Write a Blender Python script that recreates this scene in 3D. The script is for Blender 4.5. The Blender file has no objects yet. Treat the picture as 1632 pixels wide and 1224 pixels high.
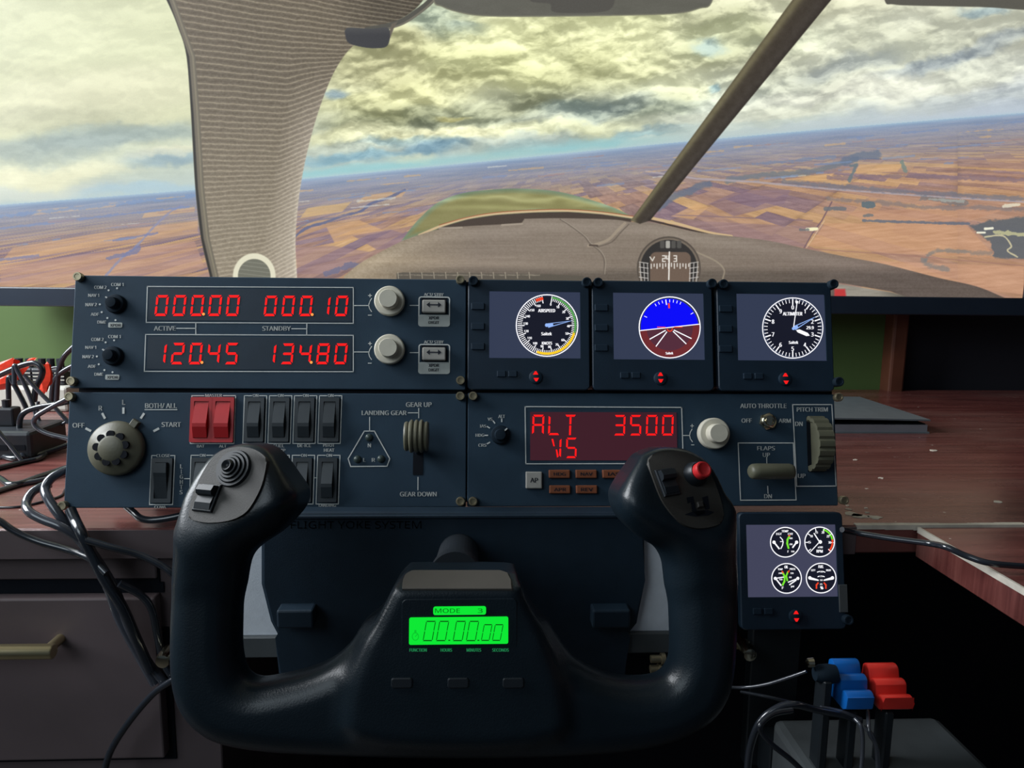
import bpy, bmesh, math, random
import numpy as np
from mathutils import Vector, Matrix

C = bpy.context.scene.collection
SC = bpy.context.scene
random.seed(7)
RNG = np.random.RandomState(7)
FPX, CX, CY = 1179.0, 816.0, 612.0            # focal length and centre in pixels of a 1632x1224 frame

# ------------------------------------------------------------------ camera, world, lights, exposure
YAW, PITCH, ROLL = math.radians(2.75), math.radians(8.5), math.radians(0.7)
CAM = np.array([0.0, -0.6, 0.2])
_F = np.array([math.sin(YAW)*math.cos(PITCH), math.cos(YAW)*math.cos(PITCH), -math.sin(PITCH)])
_R0 = np.array([math.cos(YAW), -math.sin(YAW), 0.0]); _U0 = np.cross(_R0, _F)
_R = math.cos(ROLL)*_R0 + math.sin(ROLL)*_U0
_U = math.cos(ROLL)*_U0 - math.sin(ROLL)*_R0
cd = bpy.data.cameras.new('camera'); cam = bpy.data.objects.new('camera', cd); C.objects.link(cam)
cam.matrix_world = Matrix(((_R[0], _U[0], -_F[0], CAM[0]), (_R[1], _U[1], -_F[1], CAM[1]), (_R[2], _U[2], -_F[2], CAM[2]), (0, 0, 0, 1)))
cd.sensor_width = 36.0; cd.lens = FPX/1632.0*36.0; cd.clip_start = 0.02
SC.camera = cam
SC.view_settings.view_transform = 'Standard'; SC.view_settings.look = 'None'
SC.view_settings.exposure = 0.0; SC.view_settings.gamma = 1.0; SC.view_settings.use_curve_mapping = False
wd = bpy.data.worlds.new('room_air'); SC.world = wd; wd.use_nodes = True
wd.node_tree.nodes['Background'].inputs[0].default_value = (0.55, 0.75, 1.0, 1)
wd.node_tree.nodes['Background'].inputs[1].default_value = 0.055

def area(name, loc, target, sx, sy, power, col):
    l = bpy.data.lights.new(name, 'AREA'); l.shape = 'RECTANGLE'; l.size = sx; l.size_y = sy
    l.energy = power; l.color = col
    o = bpy.data.objects.new(name, l); C.objects.link(o); o.location = loc
    o.rotation_euler = (Vector(target) - Vector(loc)).to_track_quat('-Z', 'Y').to_euler()
    return o
area('window_daylight', (-1.35, 0.05, 0.80), (-0.2, 0.15, 0.0), 0.8, 0.9, 42.0, (0.92, 0.96, 1.0))
area('room_daylight', (-0.85, -1.10, 0.80), (0.0, 0.0, 0.0), 0.8, 0.8, 5.4, (0.80, 0.92, 1.0))

# ------------------------------------------------------------------ projection helpers
def ray(x, y): return _F + _R*(x-CX)/FPX - _U*(y-CY)/FPX
def hit(x, y, P, N):
    d = ray(x, y); return CAM + d*(((P-CAM) @ N)/(d @ N))
YAX = np.array([0, 1.0, 0]); ZAX = np.array([0, 0, 1.0])
def at_y(x, y, Y): return hit(x, y, np.array([0, Y, 0.0]), YAX)
def at_z(x, y, Z=0.0): return hit(x, y, np.array([0, 0, Z]), ZAX)

class Frame:
    """a plane standing in the room: origin, u to the right, v up along it, w out towards the room"""
    def __init__(s, O, W, up=(0, 0, 1.0)):
        s.O = np.array(O, float); s.W = np.array(W, float); s.W /= np.linalg.norm(s.W)
        s.V = np.array(up, float) - (np.array(up, float) @ s.W)*s.W; s.V /= np.linalg.norm(s.V)
        s.U = np.cross(s.V, s.W)
        s.M = Matrix([[s.U[i], s.V[i], s.W[i], s.O[i]] for i in range(3)] + [[0, 0, 0, 1]])
    def px(s, x, y, w=0.0):
        p = hit(x, y, s.O + s.W*w, s.W) - s.O
        return float(p @ s.U), float(p @ s.V)
    def p3(s, x, y, w=0.0):
        u, v = s.px(x, y, w); return (u, v, w)
    def world(s, u, v, w=0.0): return s.O + u*s.U + v*s.V + w*s.W
WORLD = Frame((0, 0, 0), (0, 0, 1), (0, 1, 0))
def leaning(O, deg):
    a = math.radians(deg); return Frame(O, (0, -math.cos(a), math.sin(a)))
PF = leaning((0, -0.04, 0.02), 13.5)           # the instrument stack
YF = leaning(tuple(at_y(725, 1040, -0.185)), 12.0)   # the control wheel

# ------------------------------------------------------------------ materials
def lin(c):
    c = np.array(c, float)/255.0
    return tuple(np.where(c <= 0.04045, c/12.92, ((c+0.055)/1.055)**2.4))
MATS = {}
def mat(name, rgb, rough=0.5, metal=0.0, noise=0.0, scale=60.0, bump=0.0, spec=0.5, bscale=None, rvar=0.0, linear=False):
    m = bpy.data.materials.new(name); m.use_nodes = True; nt = m.node_tree; N = nt.nodes; L = nt.links
    b = N['Principled BSDF']; col = tuple(rgb) if linear else lin(rgb)
    b.inputs['Roughness'].default_value = rough; b.inputs['Metallic'].default_value = metal
    b.inputs['Specular IOR Level'].default_value = spec
    b.inputs['Base Color'].default_value = (*col, 1)
    tc = N.new('ShaderNodeTexCoord'); nz = N.new('ShaderNodeTexNoise'); nz.inputs['Scale'].default_value = scale; nz.inputs['Detail'].default_value = 4
    L.new(tc.outputs['Object'], nz.inputs['Vector'])
    if noise > 0:
        cr = N.new('ShaderNodeValToRGB')
        cr.color_ramp.elements[0].position = 0.3; cr.color_ramp.elements[1].position = 0.7
        cr.color_ramp.elements[0].color = (*[v*(1-noise) for v in col], 1); cr.color_ramp.elements[1].color = (*[min(1, v*(1+noise)) for v in col], 1)
        L.new(nz.outputs['Fac'], cr.inputs['Fac']); L.new(cr.outputs['Color'], b.inputs['Base Color'])
    if rvar > 0:
        mr = N.new('ShaderNodeMapRange'); mr.inputs['To Min'].default_value = max(0.02, rough-rvar); mr.inputs['To Max'].default_value = min(1, rough+rvar)
        L.new(nz.outputs['Fac'], mr.inputs['Value']); L.new(mr.outputs['Result'], b.inputs['Roughness'])
    if bump > 0:
        n2 = N.new('ShaderNodeTexNoise'); n2.inputs['Scale'].default_value = bscale or scale*8
        L.new(tc.outputs['Object'], n2.inputs['Vector'])
        bp = N.new('ShaderNodeBump'); bp.inputs['Strength'].default_value = bump; bp.inputs['Distance'].default_value = 0.001
        L.new(n2.outputs['Fac'], bp.inputs['Height']); L.new(bp.outputs['Normal'], b.inputs['Normal'])
    MATS[name] = m; return m
def emat(name, rgb, strength=1.0, sample=True):
    m = bpy.data.materials.new(name); m.use_nodes = True; nt = m.node_tree; b = nt.nodes['Principled BSDF']
    b.inputs['Base Color'].default_value = (0.002, 0.002, 0.002, 1); b.inputs['Roughness'].default_value = 0.5
    b.inputs['Emission Color'].default_value = (*lin(rgb), 1); b.inputs['Emission Strength'].default_value = strength
    b.inputs['Specular IOR Level'].default_value = 0.1
    if not sample: m.cycles.emission_sampling = 'NONE'
    MATS[name] = m; return m

mat('panel_black', (0.024, 0.050, 0.080), 0.62, noise=0.08, scale=40, bump=0.12, bscale=1500, spec=0.25, linear=True)
mat('bezel_black', (0.011, 0.026, 0.046), 0.5, noise=0.1, scale=40, bump=0.1, bscale=1500, spec=0.35, linear=True)
mat('hole_black', (0.003, 0.005, 0.010), 0.7, noise=0.1, linear=True, spec=0.2)
mat('knob_black', (0.008, 0.017, 0.028), 0.7, noise=0.1, linear=True, spec=0.15)
mat('print_white', (215, 218, 215), 0.6, noise=0.06, scale=300)
mat('print_grey', (190, 195, 190), 0.6, noise=0.05, scale=200)
mat('print_dark', (28, 34, 48), 0.6, noise=0.1)
mat('knob_grey', (210, 205, 188), 0.45, noise=0.05, scale=80, bump=0.05)
mat('screw_metal', (150, 140, 115), 0.4, metal=0.75, noise=0.12, scale=200)
mat('olive_plastic', (98, 96, 80), 0.45, noise=0.08, bump=0.1)
mat('olive_dark', (88, 88, 72), 0.5, noise=0.08, bump=0.1)
mat('red_plastic', (190, 40, 44), 0.4, noise=0.06, spec=0.4)
mat('rocker_black', (0.030, 0.038, 0.045), 0.38, noise=0.08, linear=True)
mat('lamp_off', (60, 72, 70), 0.25, noise=0.1)
mat('amber_button', (134, 76, 48), 0.5, noise=0.06)
mat('button_grey', (175, 172, 165), 0.5, noise=0.05)
mat('chrome', (215, 205, 180), 0.15, metal=1.0, noise=0.05)
mat('yoke_black', (0.0055, 0.0115, 0.0175), 0.34, noise=0.12, scale=25, bump=0.12, bscale=900, spec=0.42, rvar=0.04, linear=True)
mat('yoke_plate', (0.034, 0.032, 0.029), 0.55, noise=0.08, scale=60, bump=0.12, bscale=1200, spec=0.4, linear=True)
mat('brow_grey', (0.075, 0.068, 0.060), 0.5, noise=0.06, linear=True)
mat('yoke_rubber', (0.010, 0.014, 0.019), 0.42, noise=0.1, linear=True)
mat('box_black', (0.0095, 0.022, 0.037), 0.55, noise=0.1, bump=0.1, bscale=900, spec=0.35, linear=True)
mat('box_print', (0.030, 0.050, 0.075), 0.5, noise=0.05, linear=True)
mat('plate_metal', (232, 238, 246), 0.5, metal=0.1, noise=0.05, scale=120, bump=0.08)
mat('cable_black', (0.018, 0.022, 0.03), 0.2, noise=0.1, spec=0.9, linear=True)
mat('cable_grey', (0.05, 0.055, 0.07), 0.16, noise=0.1, spec=1.0, linear=True)
mat('hub_black', (0.02, 0.024, 0.03), 0.4, noise=0.1, linear=True)
mat('plug_white', (190, 190, 180), 0.5, noise=0.05)
mat('red_film', (225, 60, 35), 0.35, noise=0.15, scale=90, bump=0.4, bscale=200)
mat('wall_green', (74, 98, 50), 0.75, noise=0.05, scale=6, bump=0.08, bscale=160)
mat('wall_dark', (22, 22, 32), 0.8, noise=0.1, scale=5)
mat('wood_trim', (92, 52, 36), 0.5, noise=0.25, scale=18)
mat('ceiling_white', (190, 190, 180), 0.8, noise=0.03)
mat('floor_dark', (52, 50, 48), 0.6, noise=0.3, scale=14, bump=0.2)
mat('tv_black', (0.012, 0.020, 0.034), 0.35, noise=0.06, linear=True)
mat('pedestal_wood', (98, 86, 88), 0.5, noise=0.18, scale=9, bump=0.05)
mat('brass', (205, 190, 150), 0.3, metal=0.9, noise=0.05)
mat('binder_grey', (96, 106, 112), 0.45, noise=0.08)
mat('binder_page', (120, 122, 130), 0.6, noise=0.06)
mat('blue_cap', (18, 98, 180), 0.3, noise=0.04, spec=0.5)
mat('red_cap', (218, 52, 44), 0.3, noise=0.04, spec=0.5)
mat('quadrant_black', (0.010, 0.014, 0.018), 0.45, noise=0.1, linear=True)
mat('quadrant_grey', (0.07, 0.08, 0.085), 0.5, noise=0.1, linear=True)
mat('edge_white', (205, 198, 185), 0.6, noise=0.2, scale=60)
emat('led_red', (255, 24, 24), 1.15); emat('led_dot', (255, 150, 70), 1.3, False)
emat('arrow_red', (255, 30, 30), 1.0, False)
emat('lcd_glow_red', (62, 30, 40), 1.0)
emat('screen_slate', (52, 60, 82), 1.0); emat('dial_black', (24, 26, 40), 1.0, False)
emat('screen_slate_dim', (66, 68, 90), 1.0)
emat('ink_white', (250, 250, 255), 1.1, False); emat('ink_blue', (150, 185, 250), 1.0, False)
emat('ink_green', (88, 160, 84), 1.0, False); emat('ink_lime', (120, 230, 50), 1.0, False)
emat('ink_yellow', (250, 205, 40), 1.0, False); emat('ink_red', (240, 70, 40), 1.0, False)
emat('sky_blue', (10, 10, 250), 1.0); emat('earth_maroon', (112, 44, 48), 1.0); emat('earth_dark', (84, 46, 60), 1.0)
emat('lcd_green', (12, 232, 52), 1.0); emat('lcd_ink', (6, 84, 14), 1.0, False); emat('lcd_ghost', (10, 196, 44), 1.0, False)
emat('label_green', (30, 120, 72), 1.0, False)

# ------------------------------------------------------------------ object helpers
ABS = {}
def tag(o, label=None, cat=None, group=None, kind=None):
    if label: o['label'] = label
    if cat: o['category'] = cat
    if group: o['group'] = group
    if kind: o['kind'] = kind
    return o
def thing(name, label, cat, loc, group=None):
    o = bpy.data.objects.new(name, None); C.objects.link(o); o.location = loc; o.empty_display_size = 0.02
    ABS[o] = Vector(loc); return tag(o, label, cat, group)
def obj(name, bm, m, parent=None, frame=WORLD, loc=None, smooth=None):
    """one mesh object; bm is in FRAME coordinates. loc (frame coordinates) sets its origin, else its parent's"""
    bm.transform(frame.M)
    if loc is not None: L = Vector(frame.world(*loc))
    elif parent is not None: L = ABS[parent].copy()
    else:
        if bm.verts:
            vs = [v.co for v in bm.verts]
            L = Vector(((min(v.x for v in vs)+max(v.x for v in vs))/2, (min(v.y for v in vs)+max(v.y for v in vs))/2, min(v.z for v in vs)))
        else: L = Vector()
    bmesh.ops.translate(bm, verts=bm.verts[:], vec=-L)
    if smooth is not None:
        for f in bm.faces: f.smooth = True
    me = bpy.data.meshes.new(name); bm.to_mesh(me); bm.free()
    if smooth is not None and smooth < 179: me.set_sharp_from_angle(angle=math.radians(smooth))
    me.materials.append(MATS[m] if isinstance(m, str) else m)
    o = bpy.data.objects.new(name, me); C.objects.link(o)
    ABS[o] = L
    if parent is not None: o.parent = parent; o.location = L - ABS[parent]
    else: o.location = L
    return o
def struct(name, bm, m, parent=None):
    o = obj(name, bm, m, parent)
    if parent is None: o['kind'] = 'structure'
    return o
def twin(o, parent, delta):
    """a copy of part o (sharing its mesh) with copies of its sub-parts, moved by delta in world axes"""
    c = o.copy(); C.objects.link(c); ABS[c] = ABS[o] + Vector(delta); c.parent = parent; c.location = ABS[c] - ABS[parent]
    for k in o.children:
        d = k.copy(); C.objects.link(d); d.parent = c; ABS[d] = ABS[k] + Vector(delta)
    return c
B = bmesh.new
def box(bm, x0, y0, z0, x1, y1, z1, bev=0.0, seg=2):
    t = bmesh.new(); bmesh.ops.create_cube(t, size=1.0)
    for v in t.verts: v.co = Vector(((x0+x1)/2+v.co.x*(x1-x0), (y0+y1)/2+v.co.y*(y1-y0), (z0+z1)/2+v.co.z*(z1-z0)))
    if bev > 0: bmesh.ops.bevel(t, geom=t.edges[:], offset=bev, segments=seg, profile=0.5, affect='EDGES')
    return add(bm, t)
def add(bm, t):
    me = bpy.data.meshes.new('tmp'); t.to_mesh(me); t.free(); bm.from_mesh(me); bpy.data.meshes.remove(me); return bm
def prism(bm, pts, z0, z1, bev=0.0, seg=2):
    """outline pts (x, y) extruded from z0 to z1"""
    t = bmesh.new()
    a = sum(pts[i-1][0]*pts[i][1]-pts[i][0]*pts[i-1][1] for i in range(len(pts)))
    if a < 0: pts = pts[::-1]
    lo = [t.verts.new((p[0], p[1], z0)) for p in pts]; hi = [t.verts.new((p[0], p[1], z1)) for p in pts]
    top = t.faces.new(hi); t.faces.new(lo[::-1])
    n = len(pts)
    for i in range(n): t.faces.new((lo[i], lo[(i+1) % n], hi[(i+1) % n], hi[i]))
    if bev > 0: bmesh.ops.bevel(t, geom=list(top.edges), offset=bev, segments=seg, profile=0.5, affect='EDGES')
    return add(bm, t)
def flat(bm, pts, z):
    a = sum(pts[i-1][0]*pts[i][1]-pts[i][0]*pts[i-1][1] for i in range(len(pts)))
    if a < 0: pts = pts[::-1]
    bm.faces.new([bm.verts.new((p[0], p[1], z)) for p in pts]); return bm
def lathe(bm, prof, c, seg=32, axis=2):
    """profile (radius, height) round an axis through c (0 x, 1 y, 2 z)"""
    rings = []
    def place(r, h, a):
        p = [r*math.cos(a), r*math.sin(a)]; q = [0, 0, 0]; q[axis] = h; q[(axis+1) % 3] = p[0]; q[(axis+2) % 3] = p[1]
        return (c[0]+q[0], c[1]+q[1], c[2]+q[2])
    for r, h in prof:
        if r < 1e-7: rings.append([bm.verts.new(place(0, h, 0))])
        else: rings.append([bm.verts.new(place(r, h, 2*math.pi*i/seg)) for i in range(seg)])
    for a, b in zip(rings, rings[1:]):
        for i in range(seg):
            j = (i+1) % seg
            if len(a) == 1 and len(b) == 1: continue
            if len(a) == 1: bm.faces.new((a[0], b[j], b[i])[::-1])
            elif len(b) == 1: bm.faces.new((a[i], a[j], b[0]))
            else: bm.faces.new((a[i], a[j], b[j], b[i]))
    return bm
def spline(pts, n=8):
    P = [np.array(p, float) for p in pts]; P = [2*P[0]-P[1]] + P + [2*P[-1]-P[-2]]; out = []
    for i in range(1, len(P)-2):
        for k in range(n):
            t = k/n; a, b, c, d = P[i-1], P[i], P[i+1], P[i+2]
            out.append(0.5*((2*b)+(c-a)*t+(2*a-5*b+4*c-d)*t*t+(3*b-a-3*c+d)*t**3))
    out.append(P[-2]); return out
def tube(bm, pts, r, seg=10, smooth=True, n=8):
    P = spline(pts, n) if smooth else [np.array(p, float) for p in pts]
    T = [P[min(i+1, len(P)-1)]-P[max(i-1, 0)] for i in range(len(P))]
    T = [t/(np.linalg.norm(t)+1e-12) for t in T]
    nrm = np.cross(T[0], [0.3, 0.1, 0.95]); nrm /= np.linalg.norm(nrm); rings = []
    for i, p in enumerate(P):
        nrm = nrm - (nrm @ T[i])*T[i]; nrm /= np.linalg.norm(nrm); bn = np.cross(T[i], nrm)
        rr = r(i/(len(P)-1)) if callable(r) else r
        rings.append([bm.verts.new(p+rr*(math.cos(a)*nrm+math.sin(a)*bn)) for a in (2*math.pi*k/seg for k in range(seg))])
    for a, b in zip(rings, rings[1:]):
        for k in range(seg): bm.faces.new((a[k], a[(k+1) % seg], b[(k+1) % seg], b[k]))
    bm.faces.new(rings[0][::-1]); bm.faces.new(rings[-1]); return bm
def rrect(x0, y0, x1, y1, r, n=5):
    out = []
    for cx, cy, a0 in ((x1-r, y1-r, 0), (x0+r, y1-r, 90), (x0+r, y0+r, 180), (x1-r, y0+r, 270)):
        for k in range(n+1):
            a = math.radians(a0+90*k/n); out.append((cx+r*math.cos(a), cy+r*math.sin(a)))
    return out
# --- marks laid on a frame, given in photograph pixels
def stroke(bm, F, pts, wpx, w, closed=False):
    q = [np.array(F.px(x, y, w)) for x, y in pts]; h = wpx*0.5*F.s
    for a, b in zip(q, q[1:]+([q[0]] if closed else [])):
        d = b-a; l = np.linalg.norm(d)
        if l < 1e-9: continue
        d /= l; nn = np.array([-d[1], d[0]])*h; a2, b2 = a-d*h*0.9, b+d*h*0.9
        flat(bm, [tuple(a2-nn), tuple(b2-nn), tuple(b2+nn), tuple(a2+nn)], w)
    return bm
def disc(bm, F, x, y, rpx, w, seg=20):
    u, v = F.px(x, y, w); r = rpx*F.s
    return flat(bm, [(u+r*math.cos(2*math.pi*k/seg), v+r*math.sin(2*math.pi*k/seg)) for k in range(seg)], w)
PF.s = 0.485e-3; YF.s = 0.345e-3
_fc = bpy.data.curves.new('lettering_source', 'FONT'); _fc.resolution_u = 2
try:                                           # a plain sans that comes with Blender; its built-in one if that is missing
    _fc.font = bpy.data.fonts.load(bpy.utils.system_resource('DATAFILES', path='fonts') + '/NotoSansHebrew-Regular.woff2')
except Exception: pass
_fo = bpy.data.objects.new('lettering_source', _fc); C.objects.link(_fo)
_cache = {}
def glyphs(s, bold):
    if (s, bold) not in _cache:
        _fc.body = s; _fc.offset = bold
        dg = bpy.context.evaluated_depsgraph_get(); ev = _fo.evaluated_get(dg); me = ev.to_mesh()
        V = [tuple(v.co[:2]) for v in me.vertices]; P = [tuple(p.vertices) for p in me.polygons]; ev.to_mesh_clear()
        xs = [v[0] for v in V]; ys = [v[1] for v in V]
        _cache[(s, bold)] = ([((x-min(xs))/(max(xs)-min(xs)), (y-min(ys))/(max(ys)-min(ys))) for x, y in V], P)
    return _cache[(s, bold)]
def text(bm, F, s, x0, y0, x1, y1, w, bold=0.012):
    V, P = glyphs(s, 0.0); k = min(0.34, 0.062*(y1-y0))
    for dx in ((-k, 0.0, k) if bold > 0 else (0.0,)):
        vs = [bm.verts.new(F.p3(x0+k+(x1-x0-2*k)*a+dx, y1-(y1-y0)*b, w)) for a, b in V]
        for p in P:
            f = bm.faces.new([vs[i] for i in p]); f.normal_update()
            if f.normal.z < 0: f.normal_flip()
    return bm
# --- segment digits
SEG = {'0': 'abcdef', '1': 'bc', '2': 'abged', '3': 'abgcd', '4': 'fgbc', '5': 'afgcd', '6': 'afgedc', '7': 'abc', '8': 'abcdefg', '9': 'abcdfg',
       'A': 'abcefg', 'L': 'fed', 'S': 'afgcd', 'T': 'aij', 'V': 'kbmc'}
def seg_digit(bm, F, ch, x0, y0, x1, y1, w, t=0.2, slant=0.16, gap=0.035):
    W_, H_ = x1-x0, y1-y0; ty = t*W_/H_; g = gap
    def P(a, b): return F.px(x0+W_*(a*(1-slant)+slant*(1-b)), y0+H_*b, w)
    hx, hy = t/2, ty/2
    S = {'a': [(g+hx*.3, 0), (1-g-hx*.3, 0), (1-t-g*.5, ty), (t+g*.5, ty)],
         'd': [(t+g*.5, 1-ty), (1-t-g*.5, 1-ty), (1-g-hx*.3, 1), (g+hx*.3, 1)],
         'g': [(hx+g, .5), (t+g, .5-hy), (1-t-g, .5-hy), (1-hx-g, .5), (1-t-g, .5+hy), (t+g, .5+hy)],
         'f': [(0, hy*.5+g), (t, ty+g), (t, .5-hy-g*.3), (hx, .5-g*.6), (0, .5-hy-g*.3)],
         'b': [(1, hy*.5+g), (1-t, ty+g), (1-t, .5-hy-g*.3), (1-hx, .5-g*.6), (1, .5-hy-g*.3)],
         'e': [(0, 1-hy*.5-g), (t, 1-ty-g), (t, .5+hy+g*.3), (hx, .5+g*.6), (0, .5+hy+g*.3)],
         'c': [(1, 1-hy*.5-g), (1-t, 1-ty-g), (1-t, .5+hy+g*.3), (1-hx, .5+g*.6), (1, .5+hy+g*.3)],
         'i': [(.5-hx, ty+.02), (.5+hx, ty+.02), (.5+hx, .47), (.5-hx, .47)],
         'j': [(.5-hx, .53), (.5+hx, .53), (.5+hx, 1), (.5-hx, 1)],
         'k': [(.10, .06), (.10+t, .06), (.42, .42), (.30, .42)],
         'm': [(.52, .58), (.64, .58), (.80, .92), (.66, .98)]}
    for k in SEG[ch]: flat(bm, [P(a, b) for a, b in S[k]], w)
    return bm
# ------------------------------------------------------------------ room
DESK_Y, DESK_T, WALL_Y, FLOOR_Z, CEIL_Z = -0.034, 0.024, 0.70, -0.74, 1.75
struct('floor', box(B(), -2.2, -2.6, FLOOR_Z-0.05, 2.2, WALL_Y+0.1, FLOOR_Z), 'floor_dark')
struct('ceiling', box(B(), -2.2, -2.6, CEIL_Z, 2.2, WALL_Y+0.1, CEIL_Z+0.05), 'ceiling_white')
jx = at_y(1407, 560, WALL_Y)[0]
struct('wall_back', box(B(), -2.2, WALL_Y, FLOOR_Z, jx, WALL_Y+0.1, CEIL_Z), 'wall_green')
struct('wall_left', box(B(), -2.3, -2.6, FLOOR_Z, -2.2, WALL_Y+0.1, CEIL_Z), 'wall_green')
struct('wall_right', box(B(), 2.2, -2.6, FLOOR_Z, 2.3, WALL_Y+0.1, CEIL_Z), 'wall_dark')
t1 = B(); jx2 = at_y(1446, 560, WALL_Y-0.03)[0]
box(t1, jx, WALL_Y-0.03, FLOOR_Z, jx2, WALL_Y+0.1, CEIL_Z, 0.004); struct('trim_1', t1, 'wood_trim')
d1 = B(); box(d1, jx2, WALL_Y+0.02, FLOOR_Z, 2.2, WALL_Y+0.06, CEIL_Z)
struct('dark_doorway_1', d1, 'wall_dark')  # dark slab stands in for the unlit opening beyond the trim

# ------------------------------------------------------------------ desk
def wood(name):
    m = bpy.data.materials.new(name); m.use_nodes = True; nt = m.node_tree; N = nt.nodes; L = nt.links; b = N['Principled BSDF']
    tc = N.new('ShaderNodeTexCoord')
    def nz(scale, sc=(1, 1, 1), det=5, rough=0.6):
        mp = N.new('ShaderNodeMapping'); mp.inputs['Scale'].default_value = sc; L.new(tc.outputs['Object'], mp.inputs['Vector'])
        n = N.new('ShaderNodeTexNoise'); n.inputs['Scale'].default_value = scale; n.inputs['Detail'].default_value = det; n.inputs['Roughness'].default_value = rough
        L.new(mp.outputs['Vector'], n.inputs['Vector']); return n.outputs['Fac']
    def ramp(fac, stops):
        r = N.new('ShaderNodeValToRGB'); L.new(fac, r.inputs['Fac'])
        while len(r.color_ramp.elements) < len(stops): r.color_ramp.elements.new(0.5)
        for e, (p, c) in zip(r.color_ramp.elements, stops): e.position = p; e.color = (*c, 1)
        return r.outputs['Color']
    def mix(f, a, c):
        x = N.new('ShaderNodeMix'); x.data_type = 'RGBA'; L.new(f, x.inputs['Factor'])
        for s, v in ((x.inputs[6], a), (x.inputs[7], c)):
            if hasattr(v, 'links'): L.new(v, s)
            else: s.default_value = (*v, 1)
        return x.outputs[2]
    grain = ramp(nz(9, (1, 14, 1)), [(0.3, lin((80, 40, 38))), (0.5, lin((106, 58, 54))), (0.72, lin((124, 74, 68)))])
    dust = ramp(nz(3.2, (1, 2.2, 1)), [(0.5, (0, 0, 0)), (0.72, (0.5, 0.5, 0.5))])
    c1 = mix(dust, grain, lin((142, 112, 104)))
    scr = ramp(nz(34, (1, 5, 1), 2), [(0.74, (0, 0, 0)), (0.77, (0.7, 0.7, 0.7))])
    c2 = mix(scr, c1, lin((205, 180, 170)))
    chip = ramp(nz(70, (1, 1.4, 1), 2), [(0.745, (0, 0, 0)), (0.765, (1, 1, 1))])
    c3 = mix(chip, c2, lin((215, 208, 200)))
    L.new(c3, b.inputs['Base Color']); b.inputs['Specular IOR Level'].default_value = 1.0
    rg = N.new('ShaderNodeMapRange'); rg.inputs['To Min'].default_value = 0.10; rg.inputs['To Max'].default_value = 0.42
    L.new(nz(7, (1, 4, 1)), rg.inputs['Value']); L.new(rg.outputs['Result'], b.inputs['Roughness'])
    bp = N.new('ShaderNodeBump'); bp.inputs['Strength'].default_value = 0.12; bp.inputs['Distance'].default_value = 0.001
    L.new(nz(120, (1, 3, 1)), bp.inputs['Height']); L.new(bp.outputs['Normal'], b.inputs['Normal'])
    MATS[name] = m
wood('desk_wood')
desk = thing('desk', 'reddish brown worn wooden desk with dark drawers under the instrument stack', 'desk', (0, 0.3, FLOOR_Z))
obj('desk_top', box(B(), -1.05, DESK_Y, -DESK_T, 1.25, WALL_Y-0.01, 0, 0.0015, 1), 'desk_wood', desk)
obj('front_edge', box(B(), -1.05, DESK_Y-0.001, -DESK_T, at_z(1352, 829)[0], DESK_Y-0.0001, -0.0012), 'pedestal_wood', desk)
# chipped pale edging where the main top meets the side wing
eb = B(); ex = at_z(1352, 829)[0]
xs = np.linspace(ex, 1.24, 40)
for a, b in zip(xs, xs[1:]):
    hgt = 0.0028 + 0.0012*RNG.rand(); box(eb, a, DESK_Y-0.0012, -hgt, b, DESK_Y+0.003+0.002*RNG.rand(), 0.0007)
o = obj('edge_band', eb, 'edge_white', desk); o['label'] = 'pale chipped edging'; o['kind'] = 'stuff'
chips = B()
for (px_, py_, s_) in ((1358, 819, 7), (1371, 823, 8), (1366, 821, 5), (1394, 825, 7), (1353, 812, 3), (1382, 817, 3), (1380, 810, 2), (1351, 806, 2), (1488, 718, 5), (1590, 800, 4), (1404, 762, 3), (1364, 733, 3)):
    p = at_z(px_, py_); n = 9
    pts = [(p[0]+s_*0.0005*(0.6+0.7*RNG.rand())*math.cos(2*math.pi*k/n)*1.7, p[1]+s_*0.0005*(0.6+0.7*RNG.rand())*math.sin(2*math.pi*k/n)*1.6) for k in range(n)]
    prism(chips, pts, -0.0002, 0.0004)
o = obj('bare_chips', chips, 'edge_white', desk); o['kind'] = 'stuff'
# pedestal of drawers on the left
ped = desk
PY = DESK_Y+0.012
def zy(x, y, Y=PY): return at_y(x, y, Y)[2]
pxr = at_y(353, 1182, PY)[0]
carc = B(); box(carc, -1.05, PY, FLOOR_Z, pxr, 0.55, -DESK_T, 0.001, 1)
obj('drawer_carcass', carc, 'pedestal_wood', ped)
dx1 = at_y(250, 900, PY-0.002)[0]
zt1, zb1, zt2, zb2 = zy(120, 868), zy(120, 928), zy(120, 944), zy(120, 1200)
gap = B(); box(gap, -1.04, PY-0.0015, zb1, dx1+0.001, PY+0.001, zt1); box(gap, -1.04, PY-0.0015, zt2, dx1+0.004, PY+0.001, zb1-0.0); box(gap, -1.04, PY-0.0015, zb2-0.006, dx1+0.006, PY+0.001, zb2)
box(gap, dx1, PY-0.0015, zb2, dx1+0.006, PY+0.001, zt2-0.03)
obj('shadow_gap', gap, 'hole_black', ped)  # black strips stand in for the shade in the drawer gaps
obj('drawer', box(B(), -1.04, PY-0.004, zb1+0.004, dx1, PY-0.0005, zt1, 0.001, 1), 'pedestal_wood', ped)
dr = obj('drawer', box(B(), -1.04, PY-0.012, zb2+0.002, dx1+0.001, PY-0.0005, zt2, 0.0015, 2), 'pedestal_wood', ped)
HY = PY-0.032; ph = at_y(86, 1038, HY); hb = B()
lathe(hb, [(0, -1.0), (0.0058, -1.0), (0.0058, ph[0]-0.001), (0.0050, ph[0]), (0, ph[0])], (0, HY, ph[2]), 20, 0)
for xx in (ph[0]-0.006, -0.85): lathe(hb, [(0, HY), (0.004, HY), (0.004, PY-0.011)], (xx, 0, ph[2]), 12, 1)
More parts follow.
